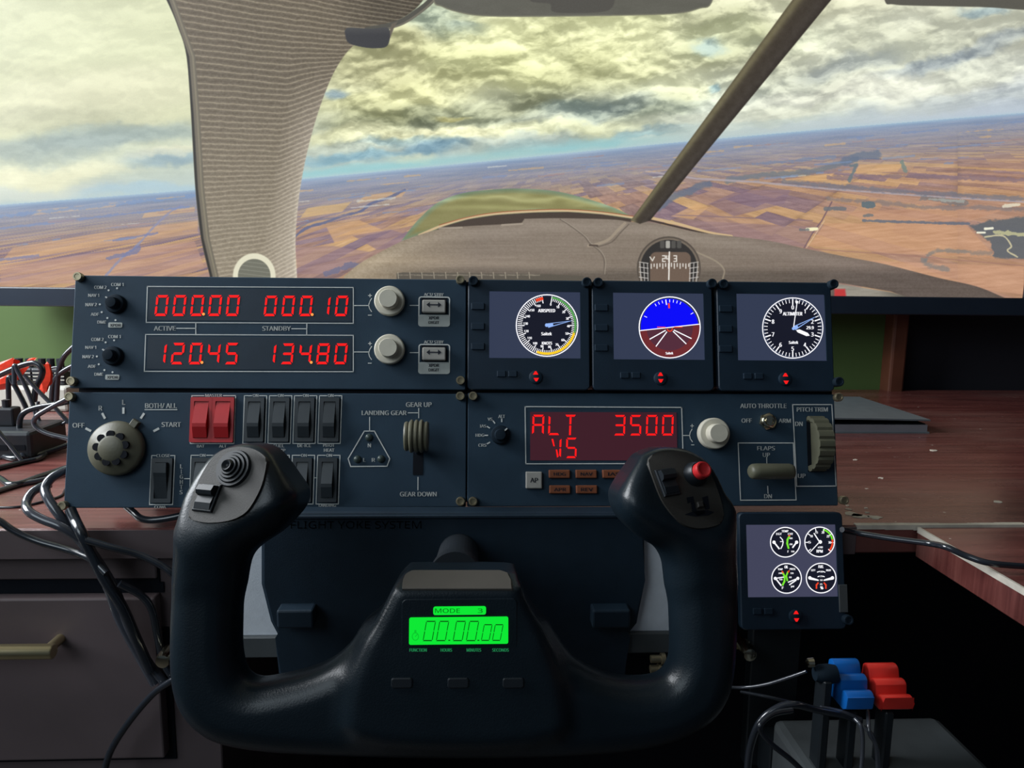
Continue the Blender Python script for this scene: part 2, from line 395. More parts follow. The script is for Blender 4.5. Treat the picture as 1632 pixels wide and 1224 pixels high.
o = obj('handle', hb, 'brass', dr, smooth=40); o['label'] = 'brass bar handle'

wing = thing('desk_wing', 'reddish brown side wing of the desk with a scuffed pale edge', 'desk', (0.75, -0.3, FLOOR_Z))
w0 = at_z(1446, 831, -0.001)[0]
obj('wing_top', box(B(), w0, -0.95, -0.026, 1.25, DESK_Y-0.002, -0.001, 0.001, 1), 'desk_wood', wing)
wb = B(); ys = np.linspace(-0.95, DESK_Y-0.003, 50)
for k, (a, b) in enumerate(zip(ys, ys[1:])):
    wide = 0.0022 if not (-0.30 < a < -0.20) else 0.007*math.sin(math.pi*(a+0.30)/0.10)+0.0022
    box(wb, w0-0.0006, a, -0.004-0.5*wide, w0+wide*0.6, b, -0.0004)
o = obj('edge_band', wb, 'edge_white', wing); o['label'] = 'pale chipped edging'; o['kind'] = 'stuff'
obj('leg', box(B(), 1.18, -0.90, FLOOR_Z, 1.22, -0.86, -0.026, 0.002), 'pedestal_wood', wing)
obj('leg', box(B(), 1.18, -0.12, FLOOR_Z, 1.22, -0.08, -0.026, 0.002), 'pedestal_wood', wing)
obj('leg', box(B(), 1.15, 0.5, FLOOR_Z, 1.20, 0.55, -DESK_T, 0.002), 'pedestal_wood', desk)
obj('back_panel', box(B(), pxr-0.02, 0.56, FLOOR_Z, 1.2, 0.58, -DESK_T, 0.001, 1), 'wall_dark', desk)

# ------------------------------------------------------------------ the picture on the big screen (flat, painted with numbers)
TV_Y = 0.61
TVF = leaning((0, TV_Y, 0), 0.0)
sx1 = at_y(1629.5, 474, TV_Y)[0]; szb = 0.5*(at_y(60, 457.0, TV_Y)[2]+at_y(1500, 474.0, TV_Y)[2])
SW = sx1-at_y(-22, 300, TV_Y)[0]; SH = SW*9/16; sx0 = sx1-SW; szt = szb+SH
IW, IH = 2000, 1126
gu, gv = np.meshgrid(np.linspace(sx0, sx1, IW), np.linspace(szb, szt, IH))
_d = np.stack([gu, np.full_like(gu, TV_Y), gv], -1)-CAM
_z = _d @ _F; X = CX+FPX*(_d @ _R)/_z; Y = CY-FPX*(_d @ _U)/_z
_tabs = [np.random.RandomState(100+i).rand(256, 256).astype(np.float32) for i in range(12)]
def vn(x, y, k=0):
    xi = np.floor(x).astype(np.int64); yi = np.floor(y).astype(np.int64); fx = x-xi; fy = y-yi
    fx = fx*fx*(3-2*fx); fy = fy*fy*(3-2*fy); T = _tabs[k % 12]; x0 = xi & 255; x1 = (xi+1) & 255; y0 = yi & 255; y1 = (yi+1) & 255
    return (T[y0, x0]*(1-fx)+T[y0, x1]*fx)*(1-fy)+(T[y1, x0]*(1-fx)+T[y1, x1]*fx)*fy
def fbm(x, y, n=5, k=0, g=0.5):
    a, s, t = 1.0, 0.0, 0.0
    for i in range(n): s = s+a*vn(x*2**i+17.3*i, y*2**i+9.1*i, k+i); t += a; a *= g
    return s/t-0.5
IMG = np.zeros((IH, IW, 3))
HOR = np.interp(X, [-200, 0, 310, 478, 770, 1060, 1350, 1632, 1700], [342, 327, 303, 286, 258, 229, 203, 180, 174])
def over(sel, a, c): IMG[sel] = IMG[sel]*(1-a[..., None])+np.asarray(c, float)*a[..., None]
# sky
D = HOR-Y
IMG[:] = (212, 214, 176)
q = np.clip(D/120, 0, 1)[..., None]; IMG[:] = IMG*q+np.array((190, 205, 200.))*(1-q)
IMG[:] += np.clip((X-1050)/500, 0, 1)[..., None]*np.array((-2, -5, 12.))
per = 1.0/(np.maximum(D, 0)+70)
n1 = fbm((X-800)*per*5.0, D*per*26+3, 6, 0, 0.55); n2 = fbm(X/130., Y/60., 6, 3, 0.55); n3 = fbm(X/34.+9, Y/20., 4, 6, 0.6)
wx = X+70*fbm(X/90., Y/70., 5, 2, 0.6)+16*n3; wy = Y+34*fbm(X/80.+31, Y/60.+7, 5, 5, 0.6)+10*n3
SKY = [(100, 40, 330, 130, 0, (224, 228, 190), .85), (150, 150, 220, 36, -5, (233, 232, 198), .7), (70, 188, 180, 18, 0, (192, 194, 164), .7),
 (30, 110, 120, 18, 0, (206, 208, 172), .5), (200, 215, 150, 17, -3, (146, 164, 164), .8), (60, 236, 140, 18, -3, (158, 174, 172), .7),
 (255, 258, 70, 11, -5, (140, 168, 184), .8), (60, 283, 130, 17, -5, (242, 240, 202), .9), (262, 248, 66, 7, -8, (238, 234, 202), .6),
 (40, 312, 130, 12, -4, (216, 222, 208), .7), (230, 305, 110, 10, -4, (170, 200, 216), .7),
 (600, 95, 100, 46, 0, (166, 164, 118), .85), (690, 30, 60, 26, 10, (150, 166, 150), .8), (748, 44, 30, 10, 10, (136, 160, 168), .8),
 (780, 90, 110, 46, 0, (222, 224, 166), .8), (905, 50, 150, 46, 0, (230, 232, 176), .8), (620, 168, 120, 20, 0, (206, 206, 150), .7),
 (525, 150, 16, 10, 0, (136, 160, 172), .95), (690, 132, 80, 16, 0, (186, 186, 134), .7), (735, 186, 110, 20, -4, (134, 140, 110), .9), (838, 162, 56, 18, -6, (146, 150, 120), .85),
 (590, 192, 70, 12, -4, (160, 162, 118), .6), (660, 150, 90, 14, 0, (232, 232, 176), .7), (560, 214, 90, 12, -4, (238, 238, 190), .9), (730, 213, 120, 10, -3, (242, 240, 192), .9),
 (930, 110, 140, 36, -5, (216, 218, 164), .7), (930, 178, 64, 12, 0, (130, 145, 136), .85), (1000, 168, 50, 16, -10, (138, 150, 140), .85), (730, 186, 24, 5, 0, (214, 208, 140), .8),
 (990, 203, 80, 16, -12, (176, 182, 152), .8), (900, 204, 100, 9, 0, (228, 230, 186), .8), (700, 236, 55, 12, -5, (116, 154, 176), .9), (560, 252, 90, 9, -4, (146, 188, 204), .9),
 (640, 226, 60, 6, -4, (150, 186, 196), .6), (790, 240, 60, 11, 0, (196, 206, 190), .8), (660, 254, 34, 8, 0, (226, 228, 196), .8), (850, 232, 70, 8, -5, (168, 196, 196), .7),
 (1035, 213, 70, 8, -8, (140, 166, 172), .8), (560, 272, 120, 6, -5, (172, 210, 208), .8), (960, 224, 100, 6, -6, (170, 205, 205), .7),
 (1150, 60, 70, 32, -10, (200, 205, 162), .8), (1130, 72, 24, 12, 0, (160, 188, 190), .8), (1080, 140, 50, 20, -10, (222, 224, 180), .7), (1060, 175, 50, 12, -10, (160, 170, 150), .7), (1140, 135, 14, 8, 0, (150, 186, 192), .8),
 (1400, 108, 170, 34, -10, (198, 202, 182), .8), (1480, 50, 260, 46, -8, (214, 218, 196), .7), (1360, 104, 70, 16, -10, (164, 172, 168), .8), (1260, 60, 60, 20, -10, (182, 188, 160), .6),
 (1478, 106, 80, 9, -16, (146, 158, 166), .9), (1580, 72, 90, 11, -18, (158, 168, 172), .8), (1400, 146, 230, 22, -8, (230, 231, 212), .85), (1575, 112, 100, 22, -12, (222, 226, 208), .8),
 (1240, 178, 200, 10, -5, (226, 230, 208), .8), (1520, 160, 150, 11, -5, (190, 198, 196), .7), (1560, 14, 40, 8, 0, (160, 190, 205), .6), (1200, 196, 160, 6, -6, (205, 216, 204), .6)]
for x, y, rx, ry, an, c, al in SKY:
    ca, sa = math.cos(math.radians(an)), math.sin(math.radians(an)); dx, dy = wx-x, wy-y
    e = ((dx*ca+dy*sa)/rx)**2+((-dx*sa+dy*ca)/ry)**2
    a = al/(1+np.exp((e-1.0)*2.6)); a[e > 5] = 0
    over(np.ones_like(X, bool), a, c) if False else IMG.__iadd__((np.array(c, float)-IMG)*a[..., None])
amp = 0.45+0.55*np.clip((X-420)/150, 0, 1)
IMG += ((n2*50+n1*20+n3*20)*amp)[..., None]*np.array((1, 1, .9))*np.clip(D/30, 0.15, 1)[..., None]
# crisp bright cloud rims
rim = fbm(wx/60., wy/26., 5, 8, 0.55); rm = np.clip(1-np.abs(rim-0.02)/0.028, 0, 1)*np.clip((rim-0.0)/0.03, 0, 1)*np.clip(D/50, 0, 1)*np.clip((X-480)/80, 0, 1)
IMG += rm[..., None]*np.array((0, 0, 0.))
def puff(dx, dy): return fbm((wx*0.6+X*0.4+dx)/72., (wy*0.6+Y*0.4+dy+0.09*X)/34., 6, 8, 0.55)
rel = puff(0, 0)-puff(-5, 9); pf = np.clip(puff(0, 0)*3+0.5, 0, 1); zone = np.clip((X-470)/90, 0, 1)*(1-0.45*np.clip((X-1150)/250, 0, 1))+0.22
IMG += (np.clip(rel*260, -24, 30)*zone*np.clip((D-8)/45, 0, 1))[..., None]*np.array((1, .99, .84))+((pf-0.5)*22*zone*np.clip(D/60, 0, 1))[..., None]
# land
G = D < 0; d = -D[G]; x = X[G]; y = Y[G]
zz = 1.0/(d+9.0); gx = (x-880)*zz*1.15; gz = 26*np.log(zz*60+1)*0+900*zz
ca, sa = math.cos(0.16), math.sin(0.16); ax = gx*9*ca+gz*0.42*sa*1.2; az = gz*0.42*ca-gx*9*sa*0.35
row = np.floor(az*1.0); off = _tabs[1][(row.astype(int)*7) & 255, 3]*3
col = np.floor((ax*0.34+off))
h1 = _tabs[2][row.astype(int) & 255, col.astype(int) & 255]; h2 = _tabs[3][row.astype(int) & 255, col.astype(int) & 255]
sub = np.floor(az*(1+np.floor(h2*3))); h3 = _tabs[4][(sub.astype(int)*5) & 255, (col.astype(int)*3) & 255]
hh = 0.55*h3+0.45*h1
PAL = np.array([(134, 112, 124), (150, 122, 116), (168, 134, 120), (190, 150, 116), (206, 166, 118), (176, 140, 122), (150, 126, 134), (196, 158, 124)], float)
base = PAL[np.clip((hh*9.5-0.8).astype(int), 0, 7)]
warm = np.clip((x-1150)/350, 0, 1)*np.clip((d-60)/60, 0, 1)
base = base*(1-0.6*warm[:, None])+np.array((192, 146, 116.))*0.6*warm[:, None]
strk = fbm(gx*14, az*5, 4, 2, 0.6); base = base+strk[:, None]*np.array((46, 42, 38.))
fl = fbm(x/46.+3, (y+0.09*x)/7., 4, 9, 0.6); base = base+(fl*34)[:, None]*np.array((1, .92, .7))
edge = np.minimum(np.abs((az) % 1-0.5), 9); eg = np.clip((0.5-np.abs(az % 1-0.5))/0.05, 0, 1)
base = base*(1-0.10*(1-eg))[:, None]
base = base*0.97+(fbm(x/130., (y+0.09*x)/2.4, 4, 4, 0.6)*np.clip(1-np.abs(d-45)/60, 0, 1)*62)[:, None]*np.array((1, .95, .85)); avg = np.array((160, 136, 126.)); fd = np.clip(1-d/95, 0, 1)[:, None]*0.72; base = base*(1-fd)+avg*fd
far = np.clip(1-d/80, 0, 1)**1.2; hz = fbm(x/90., (y+0.09*x)/4.2, 4, 5, 0.6)
blue = np.array((132, 156, 190.))+hz[:, None]*np.array((70, 50, 30.)); base = base*(1-far[:, None]*0.9)+blue*far[:, None]*0.9; base = base*0.93+np.array((150, 134, 140.))*0.07
rimb = np.exp(-d/5.0); base = base*(1-rimb[:, None]*0.6)+np.array((160, 190, 214.))*0.6*rimb[:, None]
IMG[G] = base
IMG[:] = IMG*1.0
ta = (np.exp(-((D-7)/9.)**2)*0.5*np.clip((X-420)/60, 0, 1)*np.clip((1120-X)/150, 0, 1))[..., None]*(D > 0)[..., None]; IMG[:] = IMG*(1-ta)+np.array((140, 200, 208.))*ta
aa = np.exp(-(D/3.0)**2)[..., None]*0.4; IMG[:] = IMG*(1-aa)+np.array((176, 202, 214.))*aa
# --- vector drawing in the picture
def region(x0, y0, x1, y1):
    return np.nonzero((X > x0) & (X < x1) & (Y > y0) & (Y < y1))
def pdist(pts, sx, sy, closed=True):
    P = np.array(pts, float); n = len(P); dm = np.full(sx.shape, 1e9); ins = np.zeros(sx.shape, bool)
    for i in range(n if closed else n-1):
        a, b = P[i], P[(i+1) % n]; ex, ey = b-a; l2 = ex*ex+ey*ey+1e-9
        t = np.clip(((sx-a[0])*ex+(sy-a[1])*ey)/l2, 0, 1)
        dm = np.minimum(dm, (sx-a[0]-t*ex)**2+(sy-a[1]-t*ey)**2)
        if closed:
            c = ((a[1] > sy) != (b[1] > sy)) & (sx < (b[0]-a[0])*(sy-a[1])/((b[1]-a[1]) if b[1] != a[1] else 1e-9)+a[0]); ins ^= c
    dm = np.sqrt(dm); return np.where(ins, -dm, dm) if closed else dm
def smooth2(pts, n=6): return [tuple(p) for p in spline(pts, n)]
def poly(pts, colf, al=1.0, feather=1.0, rough=0.0):
    P = np.array(pts); s = region(P[:, 0].min()-6, P[:, 1].min()-6, P[:, 0].max()+6, P[:, 1].max()+6); sx, sy = X[s], Y[s]
    dd = pdist(pts, sx, sy)
    if rough: dd = dd+rough*fbm(sx/9., sy/6., 4, 4, 0.6)*2
    a = np.clip(0.5-dd/feather, 0, 1)*al
    c = colf(sx, sy, -dd) if callable(colf) else np.array(colf, float)
    IMG[s] = IMG[s]*(1-a[:, None])+c*a[:, None]
def line(pts, wpx, c, al=1.0, rough=0.0, feather=1.0):
    P = np.array(pts, float); m = 14 if not np.isscalar(wpx) else wpx+10
    s = region(P[:, 0].min()-m, P[:, 1].min()-m, P[:, 0].max()+m, P[:, 1].max()+m); sx, sy = X[s], Y[s]
    dd = pdist(pts, sx, sy, False)
    if rough: dd = dd+rough*fbm(sx/8., sy/5., 4, 7, 0.65)*2.4
    w = wpx if np.isscalar(wpx) else np.interp(sy, wpx[0], wpx[1])
    a = np.clip(0.5-(dd-w/2)/feather, 0, 1)*al
    cc = c(sx, sy) if callable(c) else np.array(c, float)
    IMG[s] = IMG[s]*(1-a[:, None])+cc*a[:, None]
for pts, c in (([(520, 362), (572, 351), (612, 368), (534, 389)], (210, 166, 116)), ([(562, 376), (622, 366), (662, 378), (640, 395), (600, 398)], (140, 116, 128)),
               ([(470, 396), (530, 392), (590, 402), (540, 437), (474, 437)], (158, 128, 128)), ([(490, 332), (560, 322), (545, 338), (478, 348)], (214, 178, 120)),
               ([(580, 312), (650, 302), (640, 314), (570, 324)], (206, 166, 120)), ([(1290, 392), (1315, 356), (1540, 358), (1560, 380), (1590, 412), (1420, 404)], (204, 156, 122)),
               ([(1040, 365), (1100, 352), (1300, 362), (1282, 394), (1110, 378)], (150, 122, 124)), ([(1130, 325), (1180, 303), (1260, 303), (1250, 325), (1170, 345)], (134, 110, 122)),
               ([(1370, 262), (1440, 262), (1430, 274), (1362, 276)], (222, 178, 124)), ([(1245, 287), (1330, 276), (1320, 287), (1250, 292)], (218, 174, 120)),
               ([(1340, 338), (1540, 330), (1600, 335), (1545, 353), (1376, 350)], (196, 150, 122)), ([(1300, 412), (1490, 420), (1632, 425), (1632, 470), (1570, 462)], (206, 158, 128)),
               ([(20, 395), (180, 368), (315, 352), (315, 372), (120, 400), (0, 420)], (206, 164, 124)), ([(0, 425), (140, 405), (310, 385), (325, 425), (200, 450), (0, 455)], (186, 146, 128)),
               ([(1070, 345), (1110, 325), (1130, 330), (1105, 350)], (214, 170, 122)), ([(60, 335), (200, 322), (180, 330), (50, 344)], (196, 172, 150)), ([(230, 340), (310, 330), (310, 338), (226, 348)], (208, 170, 128))):
    poly(pts, (lambda c_: lambda sx, sy, dd: np.array(c_, float)+(fbm(sx/40., (sy+.09*sx)/3., 4, 3, .6)*44)[:, None])(c), 0.66, 2.0)
NAVY = (92, 102, 140)
line(smooth2([(470, 377), (490, 363), (520, 354), (545, 345), (575, 337), (592, 324), (615, 317), (645, 303)]), 4, NAVY, .8, 1.2)
line(smooth2([(470, 366), (500, 352), (540, 347)]), 3, (110, 112, 140), .6, 1)
line(smooth2([(155, 455), (195, 410), (215, 395), (245, 362), (275, 335), (290, 328)]), 3.5, (140, 142, 170), .8, 1)
line(smooth2([(170, 412), (215, 402), (222, 394), (208, 400)]), 5, (110, 118, 160), .7, 2)
line([(180, 384), (250, 372)], 4, (112, 120, 165), .7, 2); line([(0, 415), (60, 408)], 4, (120, 124, 165), .7, 2); line([(0, 365), (120, 350), (300, 330)], 3, (120, 140, 185), .6, 2)
line([(0, 345), (140, 330), (310, 312)], 5, (120, 148, 190), .6, 3); line([(520, 437), (560, 422), (610, 430)], 8, (105, 110, 140), .7, 3)
line(smooth2([(1050, 331), (1075, 313), (1100, 305), (1110, 298), (1130, 294)]), 11, (104, 114, 132), .8, 2.5, 3)
line(smooth2([(1160, 288), (1210, 280), (1250, 278), (1300, 272), (1340, 261), (1365, 255)]), 9, (110, 122, 132), .7, 3, 3)
line(smooth2([(1345, 258), (1370, 250), (1398, 247)]), 13, (104, 118, 140), .75, 3, 3); line(smooth2([(1200, 262), (1270, 256), (1330, 250)]), 5, (120, 136, 165), .6, 3)
line([(1030, 273), (1110, 285), (1200, 290), (1330, 302), (1480, 313), (1632, 322)], 3.2, (176, 166, 172), .8, .4)
line([(1250, 290), (1400, 303), (1632, 318)], 7, (112, 116, 130), .7, 3, 3); line([(1320, 284), (1440, 281), (1632, 287)], 6, (128, 110, 124), .6, 3)
line([(1281, 397), (1295, 372), (1310, 352), (1326, 322)], 2.2, (120, 96, 104), .9); line([(1285, 396), (1314, 352)], 1.4, (220, 190, 160), .8)
line([(1356, 264), (1366, 262), (1354, 288)], 5, (106, 122, 128), .8, 2); line([(1438, 259), (1443, 272)], 7, (118, 136, 130), .8, 2)
line([(1320, 318), (1400, 322), (1470, 331), (1560, 331), (1632, 334)], 6, (128, 120, 122), .65, 3.5, 3); line([(1376, 352), (1545, 357)], 4, (104, 110, 124), .85, 1.5)
line([(1316, 333), (1346, 333)], 6, (110, 114, 120), .85, 2); line([(1378, 327), (1390, 326)], 10, (96, 112, 120), .9, 3); line([(1378, 344), (1390, 343)], 5, (110, 116, 120), .8, 2)
poly([(1545, 360), (1575, 352), (1640, 345), (1640, 414), (1586, 412), (1578, 385)], (96, 102, 108), .9, 3, 4)
line(smooth2([(1570, 378), (1598, 376), (1612, 392), (1606, 400), (1622, 410)]), 2.6, (206, 196, 160), .9, .6); line([(1585, 370), (1632, 374)], 6, (200, 196, 150), .8, 2.5); line([(1570, 365), (1582, 364)], 4, (238, 236, 214), 1, .5)
line([(1558, 371), (1570, 371)], 3, (238, 236, 214), 1); line([(1480, 318), (1535, 321)], 4, (226, 222, 200), .8, 2.5); line([(1470, 316), (1540, 324)], 8, (100, 112, 122), .5, 3); line([(1600, 329), (1625, 326)], 5, (230, 224, 200), .8, 2)
line(smooth2([(1475, 416), (1482, 405), (1500, 400), (1545, 402)]), 5, (122, 124, 124), .65, 3, 3); line(smooth2([(1470, 415), (1482, 424), (1510, 430)]), 8, (122, 124, 124), .65, 4, 3); line([(1548, 404), (1580, 404)], 6, (126, 124, 122), .55, 3, 3)
line([(1286, 366), (1302, 365)], 5, (246, 240, 196), 1, .6); line([(1276, 366), (1288, 367)], 4, (110, 112, 116), .8, 1.5); line([(1282, 396), (1450, 408), (1632, 424)], 1.6, (160, 120, 108), .8); line([(1295, 352), (1130, 345), (1050, 342)], 1.6, (130, 108, 120), .7)
for k in range(90):
    px_ = RNG.uniform(0, 1632); hh_ = np.interp(px_, [0, 1632], [332, 182]); py_ = hh_+RNG.uniform(4, 70)
    l_ = RNG.uniform(10, 70); line([(px_, py_), (px_+l_, py_-0.09*l_)], RNG.uniform(1, 3.2), [(126, 146, 182), (206, 172, 130), (168, 140, 136), (212, 214, 206)][RNG.choice(4, p=[.5, .25, .2, .05])], .55, 1.5)
# engine cowling, glossy green-gold
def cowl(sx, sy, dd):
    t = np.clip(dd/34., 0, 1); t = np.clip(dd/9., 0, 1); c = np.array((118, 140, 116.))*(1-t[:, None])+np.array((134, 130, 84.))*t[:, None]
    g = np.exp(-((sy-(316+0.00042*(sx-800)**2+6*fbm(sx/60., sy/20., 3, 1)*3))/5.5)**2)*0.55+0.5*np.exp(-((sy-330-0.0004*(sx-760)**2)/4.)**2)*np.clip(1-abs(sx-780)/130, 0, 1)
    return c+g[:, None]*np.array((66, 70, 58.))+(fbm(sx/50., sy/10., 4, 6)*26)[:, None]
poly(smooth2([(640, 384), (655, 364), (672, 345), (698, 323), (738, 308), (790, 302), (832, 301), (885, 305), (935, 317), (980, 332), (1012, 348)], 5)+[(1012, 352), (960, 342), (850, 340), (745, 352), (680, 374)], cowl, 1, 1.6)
poly([(680, 374), (704, 362), (745, 350), (790, 343), (850, 339), (905, 338), (960, 342), (1006, 349), (1006, 358), (640, 388)], (74, 64, 56), 1, 1.5)
line(smooth2([(668, 375), (704, 360), (745, 348), (790, 341), (850, 337), (905, 336), (960, 340), (1010, 347)]), 3.6, (206, 180, 140)); line(smooth2([(700, 359), (745, 346.5), (790, 339), (850, 335), (905, 334), (960, 338), (1010, 345)]), 1.1, (150, 70, 40), .8)
line(smooth2([(1034, 347), (1080, 357), (1130, 371), (1166, 377)]), 4.5, (206, 178, 136)); line(smooth2([(1034, 351), (1080, 362), (1130, 374), (1150, 378)]), 3, (70, 60, 54))
# dashboard top
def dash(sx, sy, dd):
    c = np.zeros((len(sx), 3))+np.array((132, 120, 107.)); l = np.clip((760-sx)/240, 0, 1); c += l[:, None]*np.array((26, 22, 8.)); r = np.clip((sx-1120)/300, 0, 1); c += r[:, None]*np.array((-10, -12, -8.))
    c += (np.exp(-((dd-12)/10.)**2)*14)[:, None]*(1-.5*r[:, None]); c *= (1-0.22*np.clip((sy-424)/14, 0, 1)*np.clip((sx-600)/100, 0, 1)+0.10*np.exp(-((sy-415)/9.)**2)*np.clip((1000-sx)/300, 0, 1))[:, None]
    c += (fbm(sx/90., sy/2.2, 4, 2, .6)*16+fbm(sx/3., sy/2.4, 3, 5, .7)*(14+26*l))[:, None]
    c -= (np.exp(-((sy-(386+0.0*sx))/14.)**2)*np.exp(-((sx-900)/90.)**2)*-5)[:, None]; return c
D1 = smooth2([(548, 441), (572, 421), (604, 403), (642, 384), (673, 373), (704, 365), (742, 361), (797, 358), (831, 356)], 4)+smooth2([(836, 349), (893, 348), (975, 350), (1006, 354), (1034, 354), (1068, 361), (1116, 371), (1219, 383), (1281, 396), (1351, 410), (1413, 422), (1495, 443), (1557, 457), (1606, 477)], 4)+[(1606, 490), (1454, 478), (1420, 465), (1331, 450), (1331, 500), (548, 500)]
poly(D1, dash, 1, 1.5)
def under(sx, sy, dd): return np.array((150, 144, 132.))+(fbm(sx/20., sy/3., 3, 2)*24)[:, None]-np.clip((sx-1400)/40, 0, 1)[:, None]*np.array((50, 48, 46.))
poly([(1331, 452), (1420, 466), (1470, 480), (1331, 480)], under, 1, 2); poly([(1330, 461), (1347, 461), (1349, 474), (1330, 474)], (190, 60, 60), 1, 3)
line(smooth2([(893, 350), (906, 358), (930, 376), (940, 388), (955, 400), (963, 415), (962, 437)]), 2.2, (106, 96, 86), .8); line(smooth2([(895, 350), (908, 358), (932, 376), (942, 388), (957, 400), (965, 415), (964, 437)]), 1.2, (172, 162, 146), .6)
line(smooth2([(996, 356), (984, 368), (970, 382), (950, 390), (938, 392)]), 4.5, (166, 152, 132), .7); line(smooth2([(1002, 358), (990, 370), (975, 386), (952, 394)]), 2, (98, 88, 78), .7)
line([(700, 364), (736, 363)], 3, (168, 156, 140), .8); line([(800, 359), (832, 357)], 3, (168, 156, 140), .8); line([(940, 391), (952, 392)], 3, (70, 60, 54), .8)
line(smooth2([(1110, 402), (1140, 416), (1154, 430), (1152, 445)]), 2.6, (160, 148, 128), .7); line([(560, 437), (640, 426), (740, 420), (960, 430)], 6, (166, 152, 134), .25, 0, 8)
# vents under the dash lip
poly([(632, 436), (642, 434.5), (870, 437.5), (930, 440), (930, 450), (632, 450)], (92, 86, 76), 1, 1.6)
for vx in list(range(634, 860, 19)): line([(vx, 434.5), (vx+1, 444)], 1.3, (176, 166, 146), .8); line([(vx+2, 438.5), (vx+17, 439)], 1.6, (160, 150, 132), .6, 1)
# compass
CXc, CYc = 1066, 428
def ringpts(r, n=40, rx=1.0): return [(CXc+r*rx*math.cos(2*math.pi*k/n), CYc+r*math.sin(2*math.pi*k/n)) for k in range(n)]
poly(ringpts(51), (84, 76, 68), 1, 1.5); poly(ringpts(48.5), (128, 116, 102), .8, 2); poly(ringpts(45.5), (52, 50, 48), 1, 1.5)
poly(rrect(1036, 402, 1101, 470, 10), (110, 93, 80), 1, 1.5)
for k in range(4): poly(rrect(1052+k*9, 384, 1059+k*9, 396, 2), (84, 82, 78) if k != 1 else (170, 168, 160), 1, 1.5)
for k in range(14): line([(1038+k*4.6, 420+0.2*abs(k-7)), (1038+k*4.6, 425 if k % 2 else 428)], 1.8, (226, 222, 214), .95)
line([(1067, 402), (1066, 446)], 2.2, (236, 232, 224)); line([(1036, 410), (1040, 416), (1043, 410)], 1.8, (220, 216, 206))
for sgn in (-1, 1):
    for k in range(3): line([(CXc+sgn*(34+k*6), 420), (CXc+sgn*(33+k*5.5), 450)], 1.3, (200, 196, 190), .9)
    for k in range(4): line([(CXc+sgn*33, 420+k*8), (CXc+sgn*47, 418+k*8)], 1.3, (200, 196, 190), .9)
for ch, px0 in (('2', 1056), ('4', 1062.5), ('3', 1074)):
    segs = {'2': [(0, 0), (1, 0), (1, .5), (0, .5), (0, 1), (1, 1)], '4': [(0, 0), (0, .55), (1, .55)], '3': [(0, 0), (1, 0), (1, .5), (.2, .5), (1, .5), (1, 1), (0, 1)]}[ch]
    line([(px0+a*4.4, 408+b*9) for a, b in segs], 1.7, (230, 226, 218))
    if ch == '4': line([(px0+3.2, 408), (px0+3.2, 417)], 1.6, (230, 226, 218))
# windscreen strut
def strut(sx, sy):
    t = (sx-np.interp(sy, [-400, 0, 350], [1560, 1263, 1006]))/np.interp(sy, [-400, 0, 350], [72, 61, 30])
    c = np.array((66, 59, 50.))-np.clip(t-.45, 0, .6)[:, None]*np.array((26, 24, 18.))+np.exp(-((t-0.12)/0.16)**2)[:, None]*np.array((46, 46, 30.))+np.exp(-((t-0.8)/0.2)**2)[:, None]*np.array((10, 10, 10.)); return c+(fbm(sx/6., sy/6., 3, 3)*10)[:, None]
poly([(1005, 352), (1263, 0), (1560, -405), (1632, -400), (1325, 0), (1036, 352), (1020, 357)], lambda sx, sy, dd: strut(sx, sy), 1, 1.6)
